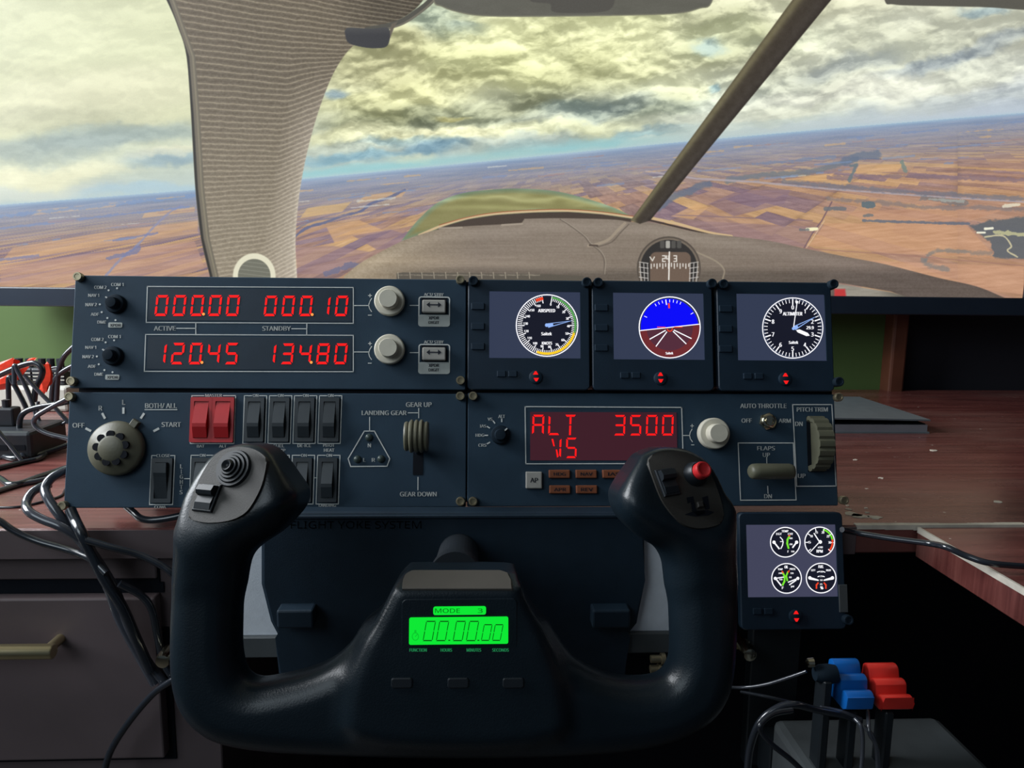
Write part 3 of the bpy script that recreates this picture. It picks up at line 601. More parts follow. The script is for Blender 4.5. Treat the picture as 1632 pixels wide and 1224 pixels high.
# roof pillar in ribbed cloth
PIL = smooth2([(60, -420), (160, -190), (222, -80), (265, 0), (284, 45), (297, 90), (304, 180), (311, 300), (320, 380), (334, 440), (340, 470)], 6)+smooth2([(474, 470), (473, 438), (471, 380), (477, 310), (490, 240), (510, 170), (535, 110), (566, 70), (612, 44), (660, 16), (700, -30), (800, -120), (1000, -240), (1200, -420)], 6)
def cloth(sx, sy, dd):
    edge = np.interp(sy, [0, 90, 180, 300, 380, 440], [265, 297, 304, 311, 320, 334])
    xc = np.interp(sy, [-100, 0, 100, 200, 300, 440], [490, 480, 462, 446, 432, 408]); e2 = np.interp(sy, [60, 110, 170, 240, 310, 380, 440], [566, 535, 510, 490, 477, 471, 473])
    sl = np.interp(sy, [-50, 0, 100, 250, 350, 440], [.26, .22, .10, .02, -.10, -.18]); r = np.clip(sx-xc, 0, 999); sr = np.interp(sy, [-40, 0, 80, 130, 300, 440], [.45, .35, .05, -.42, -.62, -.62])
    soft = np.sqrt(r*r+100)-10
    per_ = np.interp(sy, [-200, 60, 200, 300, 440], [12.5, 11.5, 9.6, 8.3, 7.2]); yy = sy-sl*np.minimum(sx-edge, xc-edge)-sr*soft+4.0*fbm(sx/34., sy/22., 4, 1)+1.5*fbm(sx/7., sy/5., 2, 8)
    ph = np.interp(yy, np.arange(-500, 700, 10.), np.cumsum(10.0/np.interp(np.arange(-500, 700, 10.), [-200, 60, 200, 300, 440], [12.5, 11.5, 9.6, 8.3, 7.2])))
    fr = np.abs(ph % 1-0.5)*2; st = np.clip((fr-0.58)/0.34, 0, 1)**1.3
    t = np.clip((sy-120)/320, 0, 1)[:, None]; c = np.array((108, 98, 82.))*(1-t)+np.array((150, 139, 120.))*t
    g = np.clip((sx-xc)/np.maximum(e2-xc, 10), 0, 1.2)[:, None]*np.clip((sy-90)/120, 0, 1)[:, None]; c = c+g*np.array((36, 36, 38.))
    g2 = np.clip(1-(e2-sx)/7., 0, 1)[:, None]*np.clip((sy-200)/100, 0, 1)[:, None]; c = c+g2*np.array((20, 20, 18.))
    dk = np.clip((sx-520)/90, 0, 1)*np.clip((70-sy)/40, 0, 1); c = c*(1-0.22*dk[:, None])
    c = c+st[:, None]*np.array((38, 37, 32.))*(1-0.45*t)-(np.clip((0.35-fr)/0.35, 0, 1)*10)[:, None]+(fbm(sx/3.2, sy/2.4, 3, 3, .7)*44)[:, None]*0.7
    b = sx-edge; tr = np.clip(1-(b-13)/2, 0, 1)[:, None]; tc = np.array((104, 98, 84.))+np.exp(-((b-10)/2.)**2)[:, None]*np.array((30, 28, 22.))-np.exp(-((b-2)/2.5)**2)[:, None]*np.array((62, 58, 50.))+np.exp(-((b-5.5)/1.5)**2)[:, None]*np.array((18, 16, 14.))
    return c*(1-tr)+tc*tr
poly(PIL, cloth, 1, 1.6)
poly([(ppx, ppy) for ppx, ppy in [(371, 440)]+[(405+34*math.cos(a), 440-36*math.sin(a)) for a in np.linspace(math.pi, 0, 24)]+[(439, 480), (371, 480)]], (226, 222, 196), 1, 2)
poly([(405+26*math.cos(a), 440-27*math.sin(a)) for a in np.linspace(math.pi, 0, 24)]+[(431, 480), (379, 480)], lambda sx, sy, dd: np.array((112, 112, 98.))+(np.clip(np.abs(((sy-sx*.12)/6.5) % 1-.5)*2-.6, 0, 1)*50)[:, None], 1, 1.6)
# grab strap and its bracket, sun visors
line(smooth2([(700, -14), (684, 4), (664, 20), (642, 34), (618, 42), (585, 48)]), 10, (84, 82, 74)); line(smooth2([(702, -12), (684, 8), (664, 24), (642, 38), (618, 46)]), 3, (122, 116, 102), .8)
poly([(628, 44), (634, 34), (624, 38), (616, 66), (622, 60)], (104, 96, 84), 1, 1.5)
poly(smooth2([(549, 50), (556, 44), (590, 46), (619, 45), (618, 72), (598, 77), (572, 74), (554, 67), (549, 50)], 5), lambda sx, sy, dd: np.array((60, 60, 62.))+np.clip((56-sy)/12, 0, 1)[:, None]*np.array((16, 16, 14.)), 1, 1.5)
poly(smooth2([(686, -60), (690, 0), (704, 11), (730, 20), (770, 26), (850, 27), (1000, 25), (1080, 22), (1115, 14), (1135, 4), (1150, -60)], 5), lambda sx, sy, dd: np.array((98, 97, 88.))+np.clip(1-dd/3, 0, 1)[:, None]*np.array((34, 34, 22.))+(fbm(sx/30., sy/8., 3, 4)*8)[:, None], 1, 1.6)
poly(smooth2([(842, -20), (846, 2), (876, 6), (880, 18), (905, 21), (960, 19), (978, 8), (980, -20)], 5), (84, 82, 76), 1, 2)
poly(smooth2([(1404, -60), (1410, 0), (1424, 7), (1460, 9), (1560, 11), (1700, 12), (1720, -60)], 5), (92, 90, 82), 1, 1.6)
# soft speckle of the panel's pixels
IMG += (np.random.RandomState(5).rand(IH, IW, 1)-0.5)*5
pic = np.ones((IH, IW, 4), np.float32); pic[..., :3] = np.clip(IMG/255.0, 0, 1)
im = bpy.data.images.new('screen_picture', IW, IH); im.pixels.foreach_set(pic.ravel()); im.update()
m = bpy.data.materials.new('screen_picture'); m.use_nodes = True; N = m.node_tree.nodes; L = m.node_tree.links; b = N['Principled BSDF']
tx = N.new('ShaderNodeTexImage'); tx.image = im; tx.extension = 'EXTEND'; uvn = N.new('ShaderNodeUVMap'); uvn.uv_map = 'screen'
L.new(uvn.outputs['UV'], tx.inputs['Vector']); L.new(tx.outputs['Color'], b.inputs['Emission Color']); b.inputs['Emission Strength'].default_value = 1.0
b.inputs['Base Color'].default_value = (0.01, 0.01, 0.012, 1); b.inputs['Roughness'].default_value = 0.4; b.inputs['Specular IOR Level'].default_value = 0.2
MATS['screen_picture'] = m
tv = thing('television', 'large flat screen showing a flight over brown fields behind the instruments', 'television', ((sx0+sx1)/2, TV_Y+0.03, szb-0.03))
sb = B(); vs = [sb.verts.new(p) for p in ((sx0, TV_Y, szb), (sx1, TV_Y, szb), (sx1, TV_Y, szt), (sx0, TV_Y, szt))]; f = sb.faces.new(vs); uvl = sb.loops.layers.uv.new('screen')
for lp, uv in zip(f.loops, ((0, 0), (1, 0), (1, 1), (0, 1))): lp[uvl].uv = uv
o = obj('screen', sb, 'screen_picture', tv); o['label'] = 'lit screen with a cockpit view: cloth pillar, strut, clouds and farmland'
bz = 0.030; bb = B(); y0, y1 = TV_Y-0.006, TV_Y+0.045
box(bb, sx0-0.012, y0, szb-bz, sx1+0.012, y1, szb, 0.002); box(bb, sx0-0.012, y0, szt, sx1+0.012, y1, szt+0.012, 0.002)
box(bb, sx0-0.012, y0, szb, sx0, y1, szt, 0.002); box(bb, sx1, y0, szb, sx1+0.012, y1, szt, 0.002)
obj('bezel', bb, 'tv_black', tv)
obj('back_cover', box(B(), sx0-0.008, TV_Y+0.002, szb-0.02, sx1+0.008, TV_Y+0.05, szt+0.008, 0.004), 'tv_black', tv)
obj('wall_mount', box(B(), sx0+SW/2-0.2, TV_Y+0.05, szb+0.25, sx0+SW/2+0.2, WALL_Y, szb+0.55, 0.004), 'tv_black', tv)

# ------------------------------------------------------------------ the instrument stack
K = PF.s                                       # metres to one photograph pixel on the stack
def uv(x, y, w=0.0): return PF.px(x, y, w)
def rect(bm, x0, y0, x1, y1, z0, z1, bev=0.0, r=0.0):
    """a plate on the stack whose corners stand at two photograph pixels"""
    (u0, v1), (u1, v0) = uv(x0, y0, z1), uv(x1, y1, z1)
    return prism(bm, rrect(u0, v0, u1, v1, max(r, 1e-4), 4 if r else 1), z0, z1, bev)
def quad(bm, pts, z0, z1, bev=0.0): return prism(bm, [uv(x, y, z1) for x, y in pts], z0, z1, bev)
def panel(name, label, cat, x0, y0, x1, y1, depth=0.05, group=None):
    (u0, v1), (u1, v0) = uv(x0, y0), uv(x1, y1)
    t = thing(name, label, cat, tuple(PF.world((u0+u1)/2, v0, -0.02)), group); t['_r'] = 0
    del t['_r']
    fb = prism(B(), rrect(u0, v0, u1, v1, 0.0012, 3), -0.003, 0, 0.0006, 1); obj('faceplate', fb, 'panel_black', t, PF)
    hb = box(B(), u0+0.006, v0+(0.026 if y1 > 700 else 0.003), -depth, u1-0.006, v1-0.003, -0.003, 0.001, 1); obj('housing', hb, 'bezel_black', t, PF)
    return t
_scr = {}
def screw(t, x, y, r=7.2, m='screw_metal', h=0.005, name='thumbscrew'):
    u, v = uv(x, y); R_ = r*K
    b = lathe(B(), [(0.0018, -0.014), (0.0018, -0.0005), (R_*.96, -0.0005), (R_, 0.0004), (R_, h-0.0008), (R_*.9, h), (R_*.62, h), (R_*.56, h-0.0005), (0, h-0.0006)], (u, v, 0), 24)
    for k in range(24): pass
    return obj(name, b, m, t, PF, (u, v, 0), smooth=35)
def led_display(t, x0, y0, x1, y1, m, name='display', inset=0.0):
    b = rect(B(), x0, y0, x1, y1, -0.001, 0.0003); return obj(name, b, m, t, PF)

# --- radio panel
rp = panel('radio_panel', 'black radio panel with two rows of red frequency digits', 'control panel', 120, 438.5, 742, 621.5)
pb = B(); Wp = 0.0004
stroke(pb, PF, [(234.8, 456.5), (563, 458.2), (563, 515.3), (233, 513.8)], 1.5, Wp, True)
stroke(pb, PF, [(232, 533), (563, 534.4), (563, 592.4), (230, 591.8)], 1.5, Wp, True)
text(pb, PF, 'ACTIVE', 245, 519.5, 280, 527, Wp); text(pb, PF, 'STANDBY', 418, 519.7, 463.5, 527.2, Wp)
stroke(pb, PF, [(281.5, 523.2), (312, 523.3)], 1.5, Wp); stroke(pb, PF, [(312, 514.5), (312, 533.5)], 1.5, Wp)
stroke(pb, PF, [(465, 523.9), (489, 524)], 1.5, Wp); stroke(pb, PF, [(489, 515), (488.7, 534)], 1.5, Wp)
for dx, dy, row in ((0, 0, 0), (-4.7, 83, 1)):
    for s, a, b_, c, e in (('COM 1', 177, 450.8, 197, 456), ('COM 2', 150, 455.3, 170, 460.5), ('NAV 1', 140.5, 468.2, 158, 473), ('NAV 2', 136, 482.8, 154.5, 488), ('ADF', 144.5, 498.4, 157.6, 503.2), ('DME', 155, 510.9, 169.2, 515.8)):
        text(pb, PF, s, a+dx, b_+dy, c+dx, e+dy, Wp)
    for x, y in ((186.5, 459.3), (173, 462.6), (159, 485), (162, 497.5), (171, 506.8), (184, 510.2)): disc(pb, PF, x+dx, y+dy, 1.6, Wp, 10)
    stroke(pb, PF, [(563.5, 486.9+row*74), (587.2, 486.9+row*74)], 1.4, Wp); stroke(pb, PF, [(653.7, 486.7+row*75.3), (667, 486.7+row*75.3)], 1.4, Wp)
    yk = 484+row*76.5
    stroke(pb, PF, [(592.3, yk-8.5), (589, yk-3), (587.5, yk+2.4), (589, yk+8), (592, yk+12.4)], 1.3, Wp)
    stroke(pb, PF, [(587.2, yk-13), (592, yk-13)], 1.2, Wp); stroke(pb, PF, [(589.6, yk-15.4), (589.6, yk-10.6)], 1.2, Wp); stroke(pb, PF, [(587, yk+18.3), (591.8, yk+18.3)], 1.3, Wp)
    o_ = row*75.6
    box_pts = [PF.px(x, y, Wp) for x, y in ((667, 472.8+o_), (717, 472.8+o_), (717, 520.3+o_), (667, 520.3+o_))]
    xs_ = [p[0] for p in box_pts]; ys_ = [p[1] for p in box_pts]; rr = rrect(min(xs_), min(ys_), max(xs_), max(ys_), 0.0022, 5)
    n_ = len(rr); ins = rrect(min(xs_)+0.0009, min(ys_)+0.0009, max(xs_)-0.0009, max(ys_)-0.0009, 0.0015, 5)
    vo = [pb.verts.new((p[0], p[1], Wp)) for p in rr]; vi = [pb.verts.new((p[0], p[1], Wp)) for p in ins]
    for k in range(n_): pb.faces.new((vo[k], vo[(k+1) % n_], vi[(k+1) % n_], vi[k]))
    text(pb, PF, 'ACT/ STBY', 675.5, 467+o_, 707, 471.9+o_, Wp)
obj('markings', pb, 'print_white', rp, PF)
gb = B(); db = B()
for dx, dy, o_ in ((0, 0, 0), (-4.7, 83, 75.6)):
    (u0, v1), (u1, v0) = uv(173+dx, 514+dy), uv(195+dx, 522.3+dy); flat(gb, rrect(u0, v0, u1, v1, 0.0009, 3), 0.0004); text(db, PF, 'XPDR', 175+dx, 515.9+dy, 193+dx, 520.6+dy, 0.0007)
    (u0, v1), (u1, v0) = uv(667, 501.5+o_), uv(717, 520.3+o_); flat(gb, rrect(u0, v0, u1, v1, 0.0018, 3), 0.0005)
    text(db, PF, 'XPDR', 683, 504.3+o_, 700, 509+o_, 0.0008); text(db, PF, 'DIGIT', 683, 511.6+o_, 700, 516.2+o_, 0.0008)
obj('caption_plates', gb, 'print_grey', rp, PF); obj('caption_lettering', db, 'print_dark', rp, PF)
def digits(disp, cells, w=0.0006, t=0.17, slant=0.16, h=None):
    for ch, x0, y0, x1, y1 in cells:
        b = seg_digit(B(), PF, ch, x0, y0, x1, y1, w, t, slant); obj('digit', b, 'led_red', disp, PF)
for row, (fr, cells, dots) in enumerate(((((238, 459, 560.5, 513)), [(c, 246+28.4*i, 470.3, 269.3+28.4*i, 503.6) for i, c in enumerate('00000')]+[(c, 420+28.3*i, 471.3, 442.5+28.3*i, 503.8) for i, c in enumerate('00010')], ((324.3, 500.6), (497.5, 501.3))),
        (((236, 536, 560.5, 590)), [(c, 243.3+28.6*i, 546.4, 266.4+28.6*i, 580.6) for i, c in enumerate('12045')]+[(c, 418.3+28.4*i, 547.3, 441+28.4*i, 580.4) for i, c in enumerate('13480')], ((321.8, 577.6), (496, 577.5))))):
    dsp = led_display(rp, *fr, 'bezel_black'); digits(dsp, cells)
    dd_ = B()
    for x, y in dots: disc(dd_, PF, x, y, 2.3, 0.0007, 12)
    obj('decimal_points', dd_, 'led_dot', dsp, PF)
def selector(t, x, y, px_, py_, r=15.5):
    u, v = uv(x, y); R_ = r*K; a0 = math.atan2(uv(px_, py_)[1]-v, uv(px_, py_)[0]-u)
    b = lathe(B(), [(R_, 0), (R_, 0.003), (R_*.9, 0.0045), (R_*.62, 0.005), (R_*.58, 0.0095), (R_*.52, 0.0105), (0, 0.011)], (u, v, 0), 32)
    k = obj('selector_knob', b, 'knob_black', t, PF, smooth=35)
    q = B(); c, s = math.cos(a0), math.sin(a0)
    prism(q, [(u+c*a-s*b2, v+s*a+c*b2) for a, b2 in ((R_*.62, -.0005), (R_*.98, -.0005), (R_*.98, .0005), (R_*.62, .0005))], 0.0045, 0.0067)
    o = obj('pointer', q, 'print_white', k, PF); o['label'] = 'white pointer tick'
selector(rp, 186, 485, 168, 470); selector(rp, 181.5, 567.5, 163.5, 553)
def dual_knob(t, x, y, ro, ri, ho=0.011, hi=0.021):
    u, v = uv(x, y); a, b = ro*K, ri*K
    lo = obj('tuning_knob', lathe(B(), [(a, 0.001), (a*1.0, ho-0.0015), (a*.97, ho-0.0004), (a*.92, ho), (0, ho)], (u, v, 0), 48), 'knob_grey', t, PF, smooth=30)
    obj('inner_knob', lathe(B(), [(b*1.02, ho-0.001), (b, hi-0.001), (b*.94, hi), (0, hi)], (u, v, 0), 40), 'knob_grey', lo, PF, smooth=30)
    return lo
dual_knob(rp, 621.5, 481, 24.6, 15.0, 0.006, 0.0145); dual_knob(rp, 621.5, 557.5, 24.6, 15.0, 0.006, 0.0145)
for o_ in (0, 75.8):
    b = rect(B(), 671.5, 474.5+o_, 712, 500.5+o_, -0.002, 0.0004); obj('button_well', b, 'hole_black', rp, PF)
    b = rect(B(), 673, 477.5+o_, 710, 498+o_, 0.0004, 0.005, 0.0008, 0.001); bt = obj('swap_button', b, 'button_grey', rp, PF)
    ab = B(); w_ = 0.0053; y = 485.6+o_
    stroke(ab, PF, [(682, y), (701, y)], 2.0, w_)
    flat(ab, [uv(679.5, y, w_), uv(685, y-4.4, w_), uv(685, y+4.4, w_)], w_); flat(ab, [uv(703.5, y, w_), uv(698, y-4.4, w_), uv(698, y+4.4, w_)], w_)
    obj('arrow_mark', ab, 'print_dark', bt, PF)
for x, y in ((128, 442.5), (117.5, 608), (733.8, 447.3), (734.2, 606.8)): screw(rp, x, y)

# --- switch panel
sp = panel('switch_panel', 'black switch panel with a magneto knob, rocker switches and gear lever', 'control panel', 111, 625, 742.5, 808)
pb = B()
for s, a, b_, c, e in (('OFF', 115.5, 674, 134.6, 681.6), ('R', 157, 646.6, 163, 654.2), ('L', 194.7, 637, 199.6, 645), ('BOTH/ ALL', 231, 642.6, 282, 650.6), ('START', 257.4, 672.8, 288.5, 680.4),
        ('MASTER', 327, 627.8, 354, 632.4), ('BAT', 313.6, 708.8, 326, 713.2), ('ALT', 349, 708.8, 361, 713.2), ('FUEL', 436, 708, 453, 713), ('PUMP', 434, 715.2, 455, 720), ('DE-ICE', 474, 707.5, 495.5, 712.6),
        ('PITOT', 515, 707.2, 533.5, 712), ('HEAT', 516, 714.8, 533, 720), ('CLOSE', 249, 723.8, 270.6, 728.6), ('COWL', 246, 805.8, 265.7, 810.2), ('LANDING', 508, 803, 535.5, 807.6),
        ('GEAR UP', 646.8, 641, 688, 648.6), ('LANDING GEAR', 576.4, 654.4, 648, 661.6), ('GEAR DOWN', 637.2, 783.8, 696, 791.2), ('N', 586, 706.8, 591.2, 712.8), ('L', 578.8, 730, 582.6, 736), ('R', 592.4, 730, 598, 736),
        ('L', 287, 740, 291, 746.5), ('I', 288.2, 748.3, 289.6, 754.8), ('G', 286.4, 756.5, 291.6, 763), ('H', 286.6, 764.8, 291.4, 771.3), ('T', 286.4, 773, 291.2, 779.5), ('S', 286.2, 781.2, 291, 787.7)):
    text(pb, PF, s, a, b_, c, e, Wp)
stroke(pb, PF, [(231, 652.9), (282, 652.9)], 1.3, Wp)
for (x, y), a in (((140.7, 684.8), 27), ((165, 662.7), 62), ((196.6, 654.4), 90), ((227, 662.7), 122), ((249, 685), 152)):
    c, s = math.cos(math.radians(a))*3.4, math.sin(math.radians(a))*3.4; stroke(pb, PF, [(x-c, y-s), (x+c, y+s)], 3.6, Wp)
def frame_marks(x0, y0, x1, y1, gx0=None, gx1=None, lean=-2.6, wd=1.4):
    """a printed frame whose top line leaves a gap for a word"""
    if gx0 is None: stroke(pb, PF, [(x0, y0), (x1, y0)], wd, Wp)
    else: stroke(pb, PF, [(x0, y0), (gx0, y0)], wd, Wp); stroke(pb, PF, [(gx1, y0), (x1, y0)], wd, Wp)
    stroke(pb, PF, [(x0, y0), (x0+lean, y1), (x1+lean, y1), (x1, y0)], wd, Wp)
frame_marks(305.7, 630.5, 375.5, 706.8, 325, 356)
ROCK = []
for i, x in enumerate((389.5, 429.5, 469.3, 509.2)):
    frame_marks(x, 630.6, x+35.6, 706.8, x+11.5, x+24); text(pb, PF, 'ON', x+13.2, 628, x+22.4, 632.6, Wp); ROCK.append((x+3.2, 633.5, x+32, 704, 'rocker_black'))
for i in range(6):
    x = 304.5+40.35*i; frame_marks(x, 725.6, x+35.6, 803.3, x+12, x+25); text(pb, PF, 'ON', x+13.6, 723.4, x+23, 728, Wp)
    ROCK.append((x+3.2, 729.5, x+31.6, 800, 'rocker_black'))
    if i: stroke(pb, PF, [(x-5.2, 761.5), (x-1, 761.5)], 1.4, Wp)
stroke(pb, PF, [(294, 762.9), (303, 762.9)], 1.4, Wp)
frame_marks(241.8, 726, 278.7, 804.2, 248, 272, -3.6)
stroke(pb, PF, [(650.5, 657.9), (667.2, 657.9)], 1.3, Wp); stroke(pb, PF, [(667.3, 650.8), (667.3, 666)], 1.3, Wp); stroke(pb, PF, [(666.2, 760.5), (666, 780.8)], 1.4, Wp)
stroke(pb, PF, [(589, 665), (589, 687)], 1.3, Wp); stroke(pb, PF, [(580.6, 687), (596.6, 687), (621.2, 731), (616.8, 743), (558.8, 743.5), (554.8, 731)], 1.6, Wp, True)
obj('markings', pb, 'print_white', sp, PF)
def rocker(t, x0, y0, x1, y1, m, up=True, lean=-2.2):
    (u0, v1), (u1, v0) = uv(x0+lean*.5, y0), uv(x1+lean*.5, y1); h = v1-v0; w = u1-u0; bx = 0.0018
    f_ = B(); outer = rrect(u0, v0, u1, v1, 0.0008, 2); inner = rrect(u0+bx*1.5, v0+bx*1.8, u1-bx*1.5, v1-bx*1.8, 0.0004, 2); n = len(outer)
    def ring(a, za, b, zb):
        A = [f_.verts.new((p[0], p[1], za)) for p in a]; Bv = [f_.verts.new((p[0], p[1], zb)) for p in b]
        for k in range(n): f_.faces.new((A[k], A[(k+1) % n], Bv[(k+1) % n], Bv[k]))
    ring(outer, -0.002, outer, 0.0022); ring(outer, 0.0022, inner, 0.0022); ring(inner, 0.0022, inner, -0.001)
    fr = obj('rocker_switch', f_, m, t, PF)
    # paddle: pressed at one end, so two facets meet at a ridge
    k = B(); a0, a1 = u0+bx*1.7, u1-bx*1.7; b0, b1 = v0+bx*2.0, v1-bx*2.0; zs = ((b1, 0.0012), (b0+(b1-b0)*0.40, 0.0060), (b0+(b1-b0)*.30, 0.0058), (b0, 0.0030))
    if not up: zs = ((b1, 0.0060), (b0+(b1-b0)*.72, 0.0058), (b0+(b1-b0)*.60, 0.0048), (b0, 0.0010))
    L_ = [(k.verts.new((a0, v, z)), k.verts.new((a1, v, z))) for v, z in zs]; G_ = [(k.verts.new((a0, v, -0.001)), k.verts.new((a1, v, -0.001))) for v, z in zs]
    for (p, q_), (r_, s_) in zip(L_, L_[1:]): k.faces.new((p, r_, s_, q_))
    for i in range(3):
        k.faces.new((L_[i][0], G_[i][0], G_[i+1][0], L_[i+1][0])); k.faces.new((L_[i][1], L_[i+1][1], G_[i+1][1], G_[i][1]))
    k.faces.new((L_[0][0], L_[0][1], G_[0][1], G_[0][0])); k.faces.new((L_[3][0], G_[3][0], G_[3][1], L_[3][1]))
    bmesh.ops.recalc_face_normals(k, faces=k.faces[:])
    obj('paddle', k, m, fr, PF)
    return fr
rocker(sp, 306.8, 633, 338.8, 705, 'red_plastic'); rocker(sp, 340.8, 633, 373.4, 705, 'red_plastic')
for r_ in ROCK: rocker(sp, *r_)
rocker(sp, 245, 730, 275, 801, 'rocker_black', up=False, lean=-3)
u, v = uv(189, 714.5); R_ = 43.5*K
pr = [(R_*.97, 0.0005), (R_, 0.003), (R_*.97, 0.006), (R_*.90, 0.0072), (R_*.68, 0.0095), (R_*.60, 0.0105)]
kb = lathe(B(), pr+[(R_*.5, 0.0125), (R_*.36, 0.0135), (R_*.18, 0.0142), (0, 0.0145)], (u, v, 0), 48)
kn = obj('magneto_knob', kb, 'olive_plastic', sp, PF, smooth=40)
a = math.atan2(-(671-714.5), 218.7-189); c, s = math.cos(a), math.sin(a)
tb = prism(B(), [(u+c*p-s*q_, v+s*p+c*q_) for p, q_ in ((R_*.85, -.0028), (R_*1.22, -.0028), (R_*1.22, .0028), (R_*.85, .0028))], 0.001, 0.0056, 0.0005); obj('pointer', tb, 'olive_plastic', kn, PF)
hb = B()
for k in range(9):
    a = 2*math.pi*k/9+0.25; lathe(hb, [(0.0030, 0.0085), (0.0030, 0.01285), (0, 0.0129)], (u+R_*.50*math.cos(a), v+R_*.50*math.sin(a), 0), 14)
o = obj('finger_scallops', hb, 'hole_black', kn, PF, smooth=40)
# gear lever and its lamps
for x, y in ((588, 697.2), (569.6, 731.8), (607.2, 731.2)):
    a, b_ = uv(x, y); obj('gear_lamp', lathe(B(), [(6.2*K, 0), (6.0*K, 0.0012), (3.6*K, 0.0022), (0, 0.0026)], (a, b_, 0), 20), 'lamp_off', sp, PF, smooth=50)
obj('lever_slot', rect(B(), 659, 672, 674, 757, -0.001, 0.0003), 'hole_black', sp, PF)
u, v = uv(667.5, 698); gl = B(); tube(gl, [(u, v-0.012, -0.004), (u, v-0.004, 0.010), (u, v+0.001, 0.020)], 0.0034, 10); gv = obj('gear_lever', gl, 'knob_black', sp, PF, smooth=50)
gw = 0.0185; gp = [(0, -gw*.5)]
for k in range(5):
    a0 = -gw*.5+gw*k/5; gp += [(0.0112 if k not in (0, 4) else 0.0104, a0+.0002), (0.0126 if k not in (0, 4) else 0.0112, a0+.0012), (0.0126 if k not in (0, 4) else 0.0112, a0+gw/5-.0012), (0.0112 if k not in (0, 4) else 0.0104, a0+gw/5-.0002)]
gp.append((0, gw*.5)); obj('gear_wheel_knob', lathe(B(), gp, (u, v+0.001, 0.022), 32, 0), 'olive_plastic', gv, PF, smooth=30)
for x, y in ((114.5, 632.5), (733.8, 631.6), (103.5, 805.5), (734, 798.6)): screw(sp, x, y)

# --- autopilot panel
mp = panel('autopilot_panel', 'black autopilot panel with a red altitude readout and a trim wheel', 'control panel', 745.5, 626, 1336, 806)
pb = B()
for s, a, b_, c, e in (('ALT', 794, 661, 805, 666.2), ('VS', 777, 665.6, 785, 670.4), ('IAS', 764.5, 676.8, 775, 681.4), ('HDG', 758, 691.2, 771.5, 696), ('CRS', 762.2, 707, 775.4, 711.9),
        ('AUTO THROTTLE', 1179.6, 643.2, 1253.5, 650.4), ('OFF', 1181.6, 666.8, 1198.3, 673.6), ('ARM', 1240.8, 667.2, 1260.5, 673.7), ('PITCH TRIM', 1269.8, 649, 1319.5, 656), ('DN', 1267.2, 672, 1279.3, 678.9), ('UP', 1271.5, 755, 1284, 761.8),
        ('FLAPS', 1206.7, 711, 1235.2, 717.7), ('UP', 1215.5, 721.6, 1227.3, 728.2), ('DN', 1217.8, 787.6, 1230.2, 794.2)): text(pb, PF, s, a, b_, c, e, Wp)
for (x, y), (dx, dy) in (((799.6, 669.8), (0, 2)), ((787.3, 672.7), (1.2, 1.6)), ((778.5, 681), (1.6, 1)), ((775, 693.8), (2, 0)), ((778.6, 706), (1.8, -1))): stroke(pb, PF, [(x-dx, y-dy), (x+dx, y+dy)], 2.0, Wp)
stroke(pb, PF, [(836.8, 648), (1086.3, 649.3), (1089, 738.6), (838, 739.2)], 1.7, Wp, True)
stroke(pb, PF, [(1088, 694), (1098.8, 694)], 1.3, Wp); stroke(pb, PF, [(1102.9, 684), (1100, 689), (1099, 694), (1100.3, 699.5), (1103.5, 704)], 1.3, Wp)
stroke(pb, PF, [(1100.7, 678.7), (1105.3, 678.7)], 1.1, Wp); stroke(pb, PF, [(1103, 676.3), (1103, 681.1)], 1.1, Wp); stroke(pb, PF, [(1102, 709), (1106, 709)], 1.2, Wp)
stroke(pb, PF, [(1263.2, 644.8), (1325.7, 644.8), (1332.5, 774.6), (1269.8, 775)], 1.6, Wp, True)
stroke(pb, PF, [(1176.4, 706), (1264.4, 706), (1268.8, 796.8), (1180.2, 797.2)], 1.6, Wp, True)
stroke(pb, PF, [(1221.9, 728.8), (1222.2, 740)], 1.4, Wp); stroke(pb, PF, [(1223.5, 775), (1224, 786)], 1.4, Wp)
obj('markings', pb, 'print_white', mp, PF)
dsp = led_display(mp, 845, 656.5, 1079.6, 733.8, 'lcd_glow_red')
S14 = [(c, 847.8+25.6*i, 661, 867.6+25.6*i, 693.4) for i, c in enumerate('ALT')]+[(c, 978+25.6*i, 661.4, 997+25.6*i, 694) for i, c in enumerate('3500')]+[('V', 876, 697.6, 895, 730), ('S', 901.6, 697.6, 919.6, 730)]
digits(dsp, S14, 0.0006, 0.16, 0.06)
selector(mp, 797, 693, 804.5, 686)
def key(t, x0, y0, x1, y1, m, s, tm, name='mode_button'):
    b = rect(B(), x0, y0, x1, y1, 0, 0.0035, 0.0007, 0.0006); k = obj(name, b, m, t, PF)
    l = text(B(), PF, s, x0+(x1-x0)*.22, y0+(y1-y0)*.3, x1-(x1-x0)*.2, y1-(y1-y0)*.3, 0.0037); obj('lettering', l, tm, k, PF)
k_ = B(); b = rect(B(), 838.2, 752, 863.8, 778.7, 0, 0.004, 0.0008, 0.0006); ap = obj('autopilot_button', b, 'button_grey', mp, PF); obj('lettering', text(B(), PF, 'AP', 845, 761.5, 857.5, 769, 0.0042), 'print_dark', ap, PF); k_.free()
for s, x0, y0, x1, y1 in (('HDG', 875, 748.9, 908.5, 762), ('NAV', 917.8, 748.9, 951.3, 762), ('IAS', 960.6, 748.9, 994, 762), ('ALT', 1003.4, 748.9, 1036.8, 762), ('APR', 875.6, 773.7, 909, 786.6), ('REV', 918.3, 773.7, 952, 786.6)): key(mp, x0, y0, x1, y1, 'amber_button', s, 'print_dark')
dual_knob(mp, 1134.5, 691, 25.6, 15.2, 0.008, 0.018)
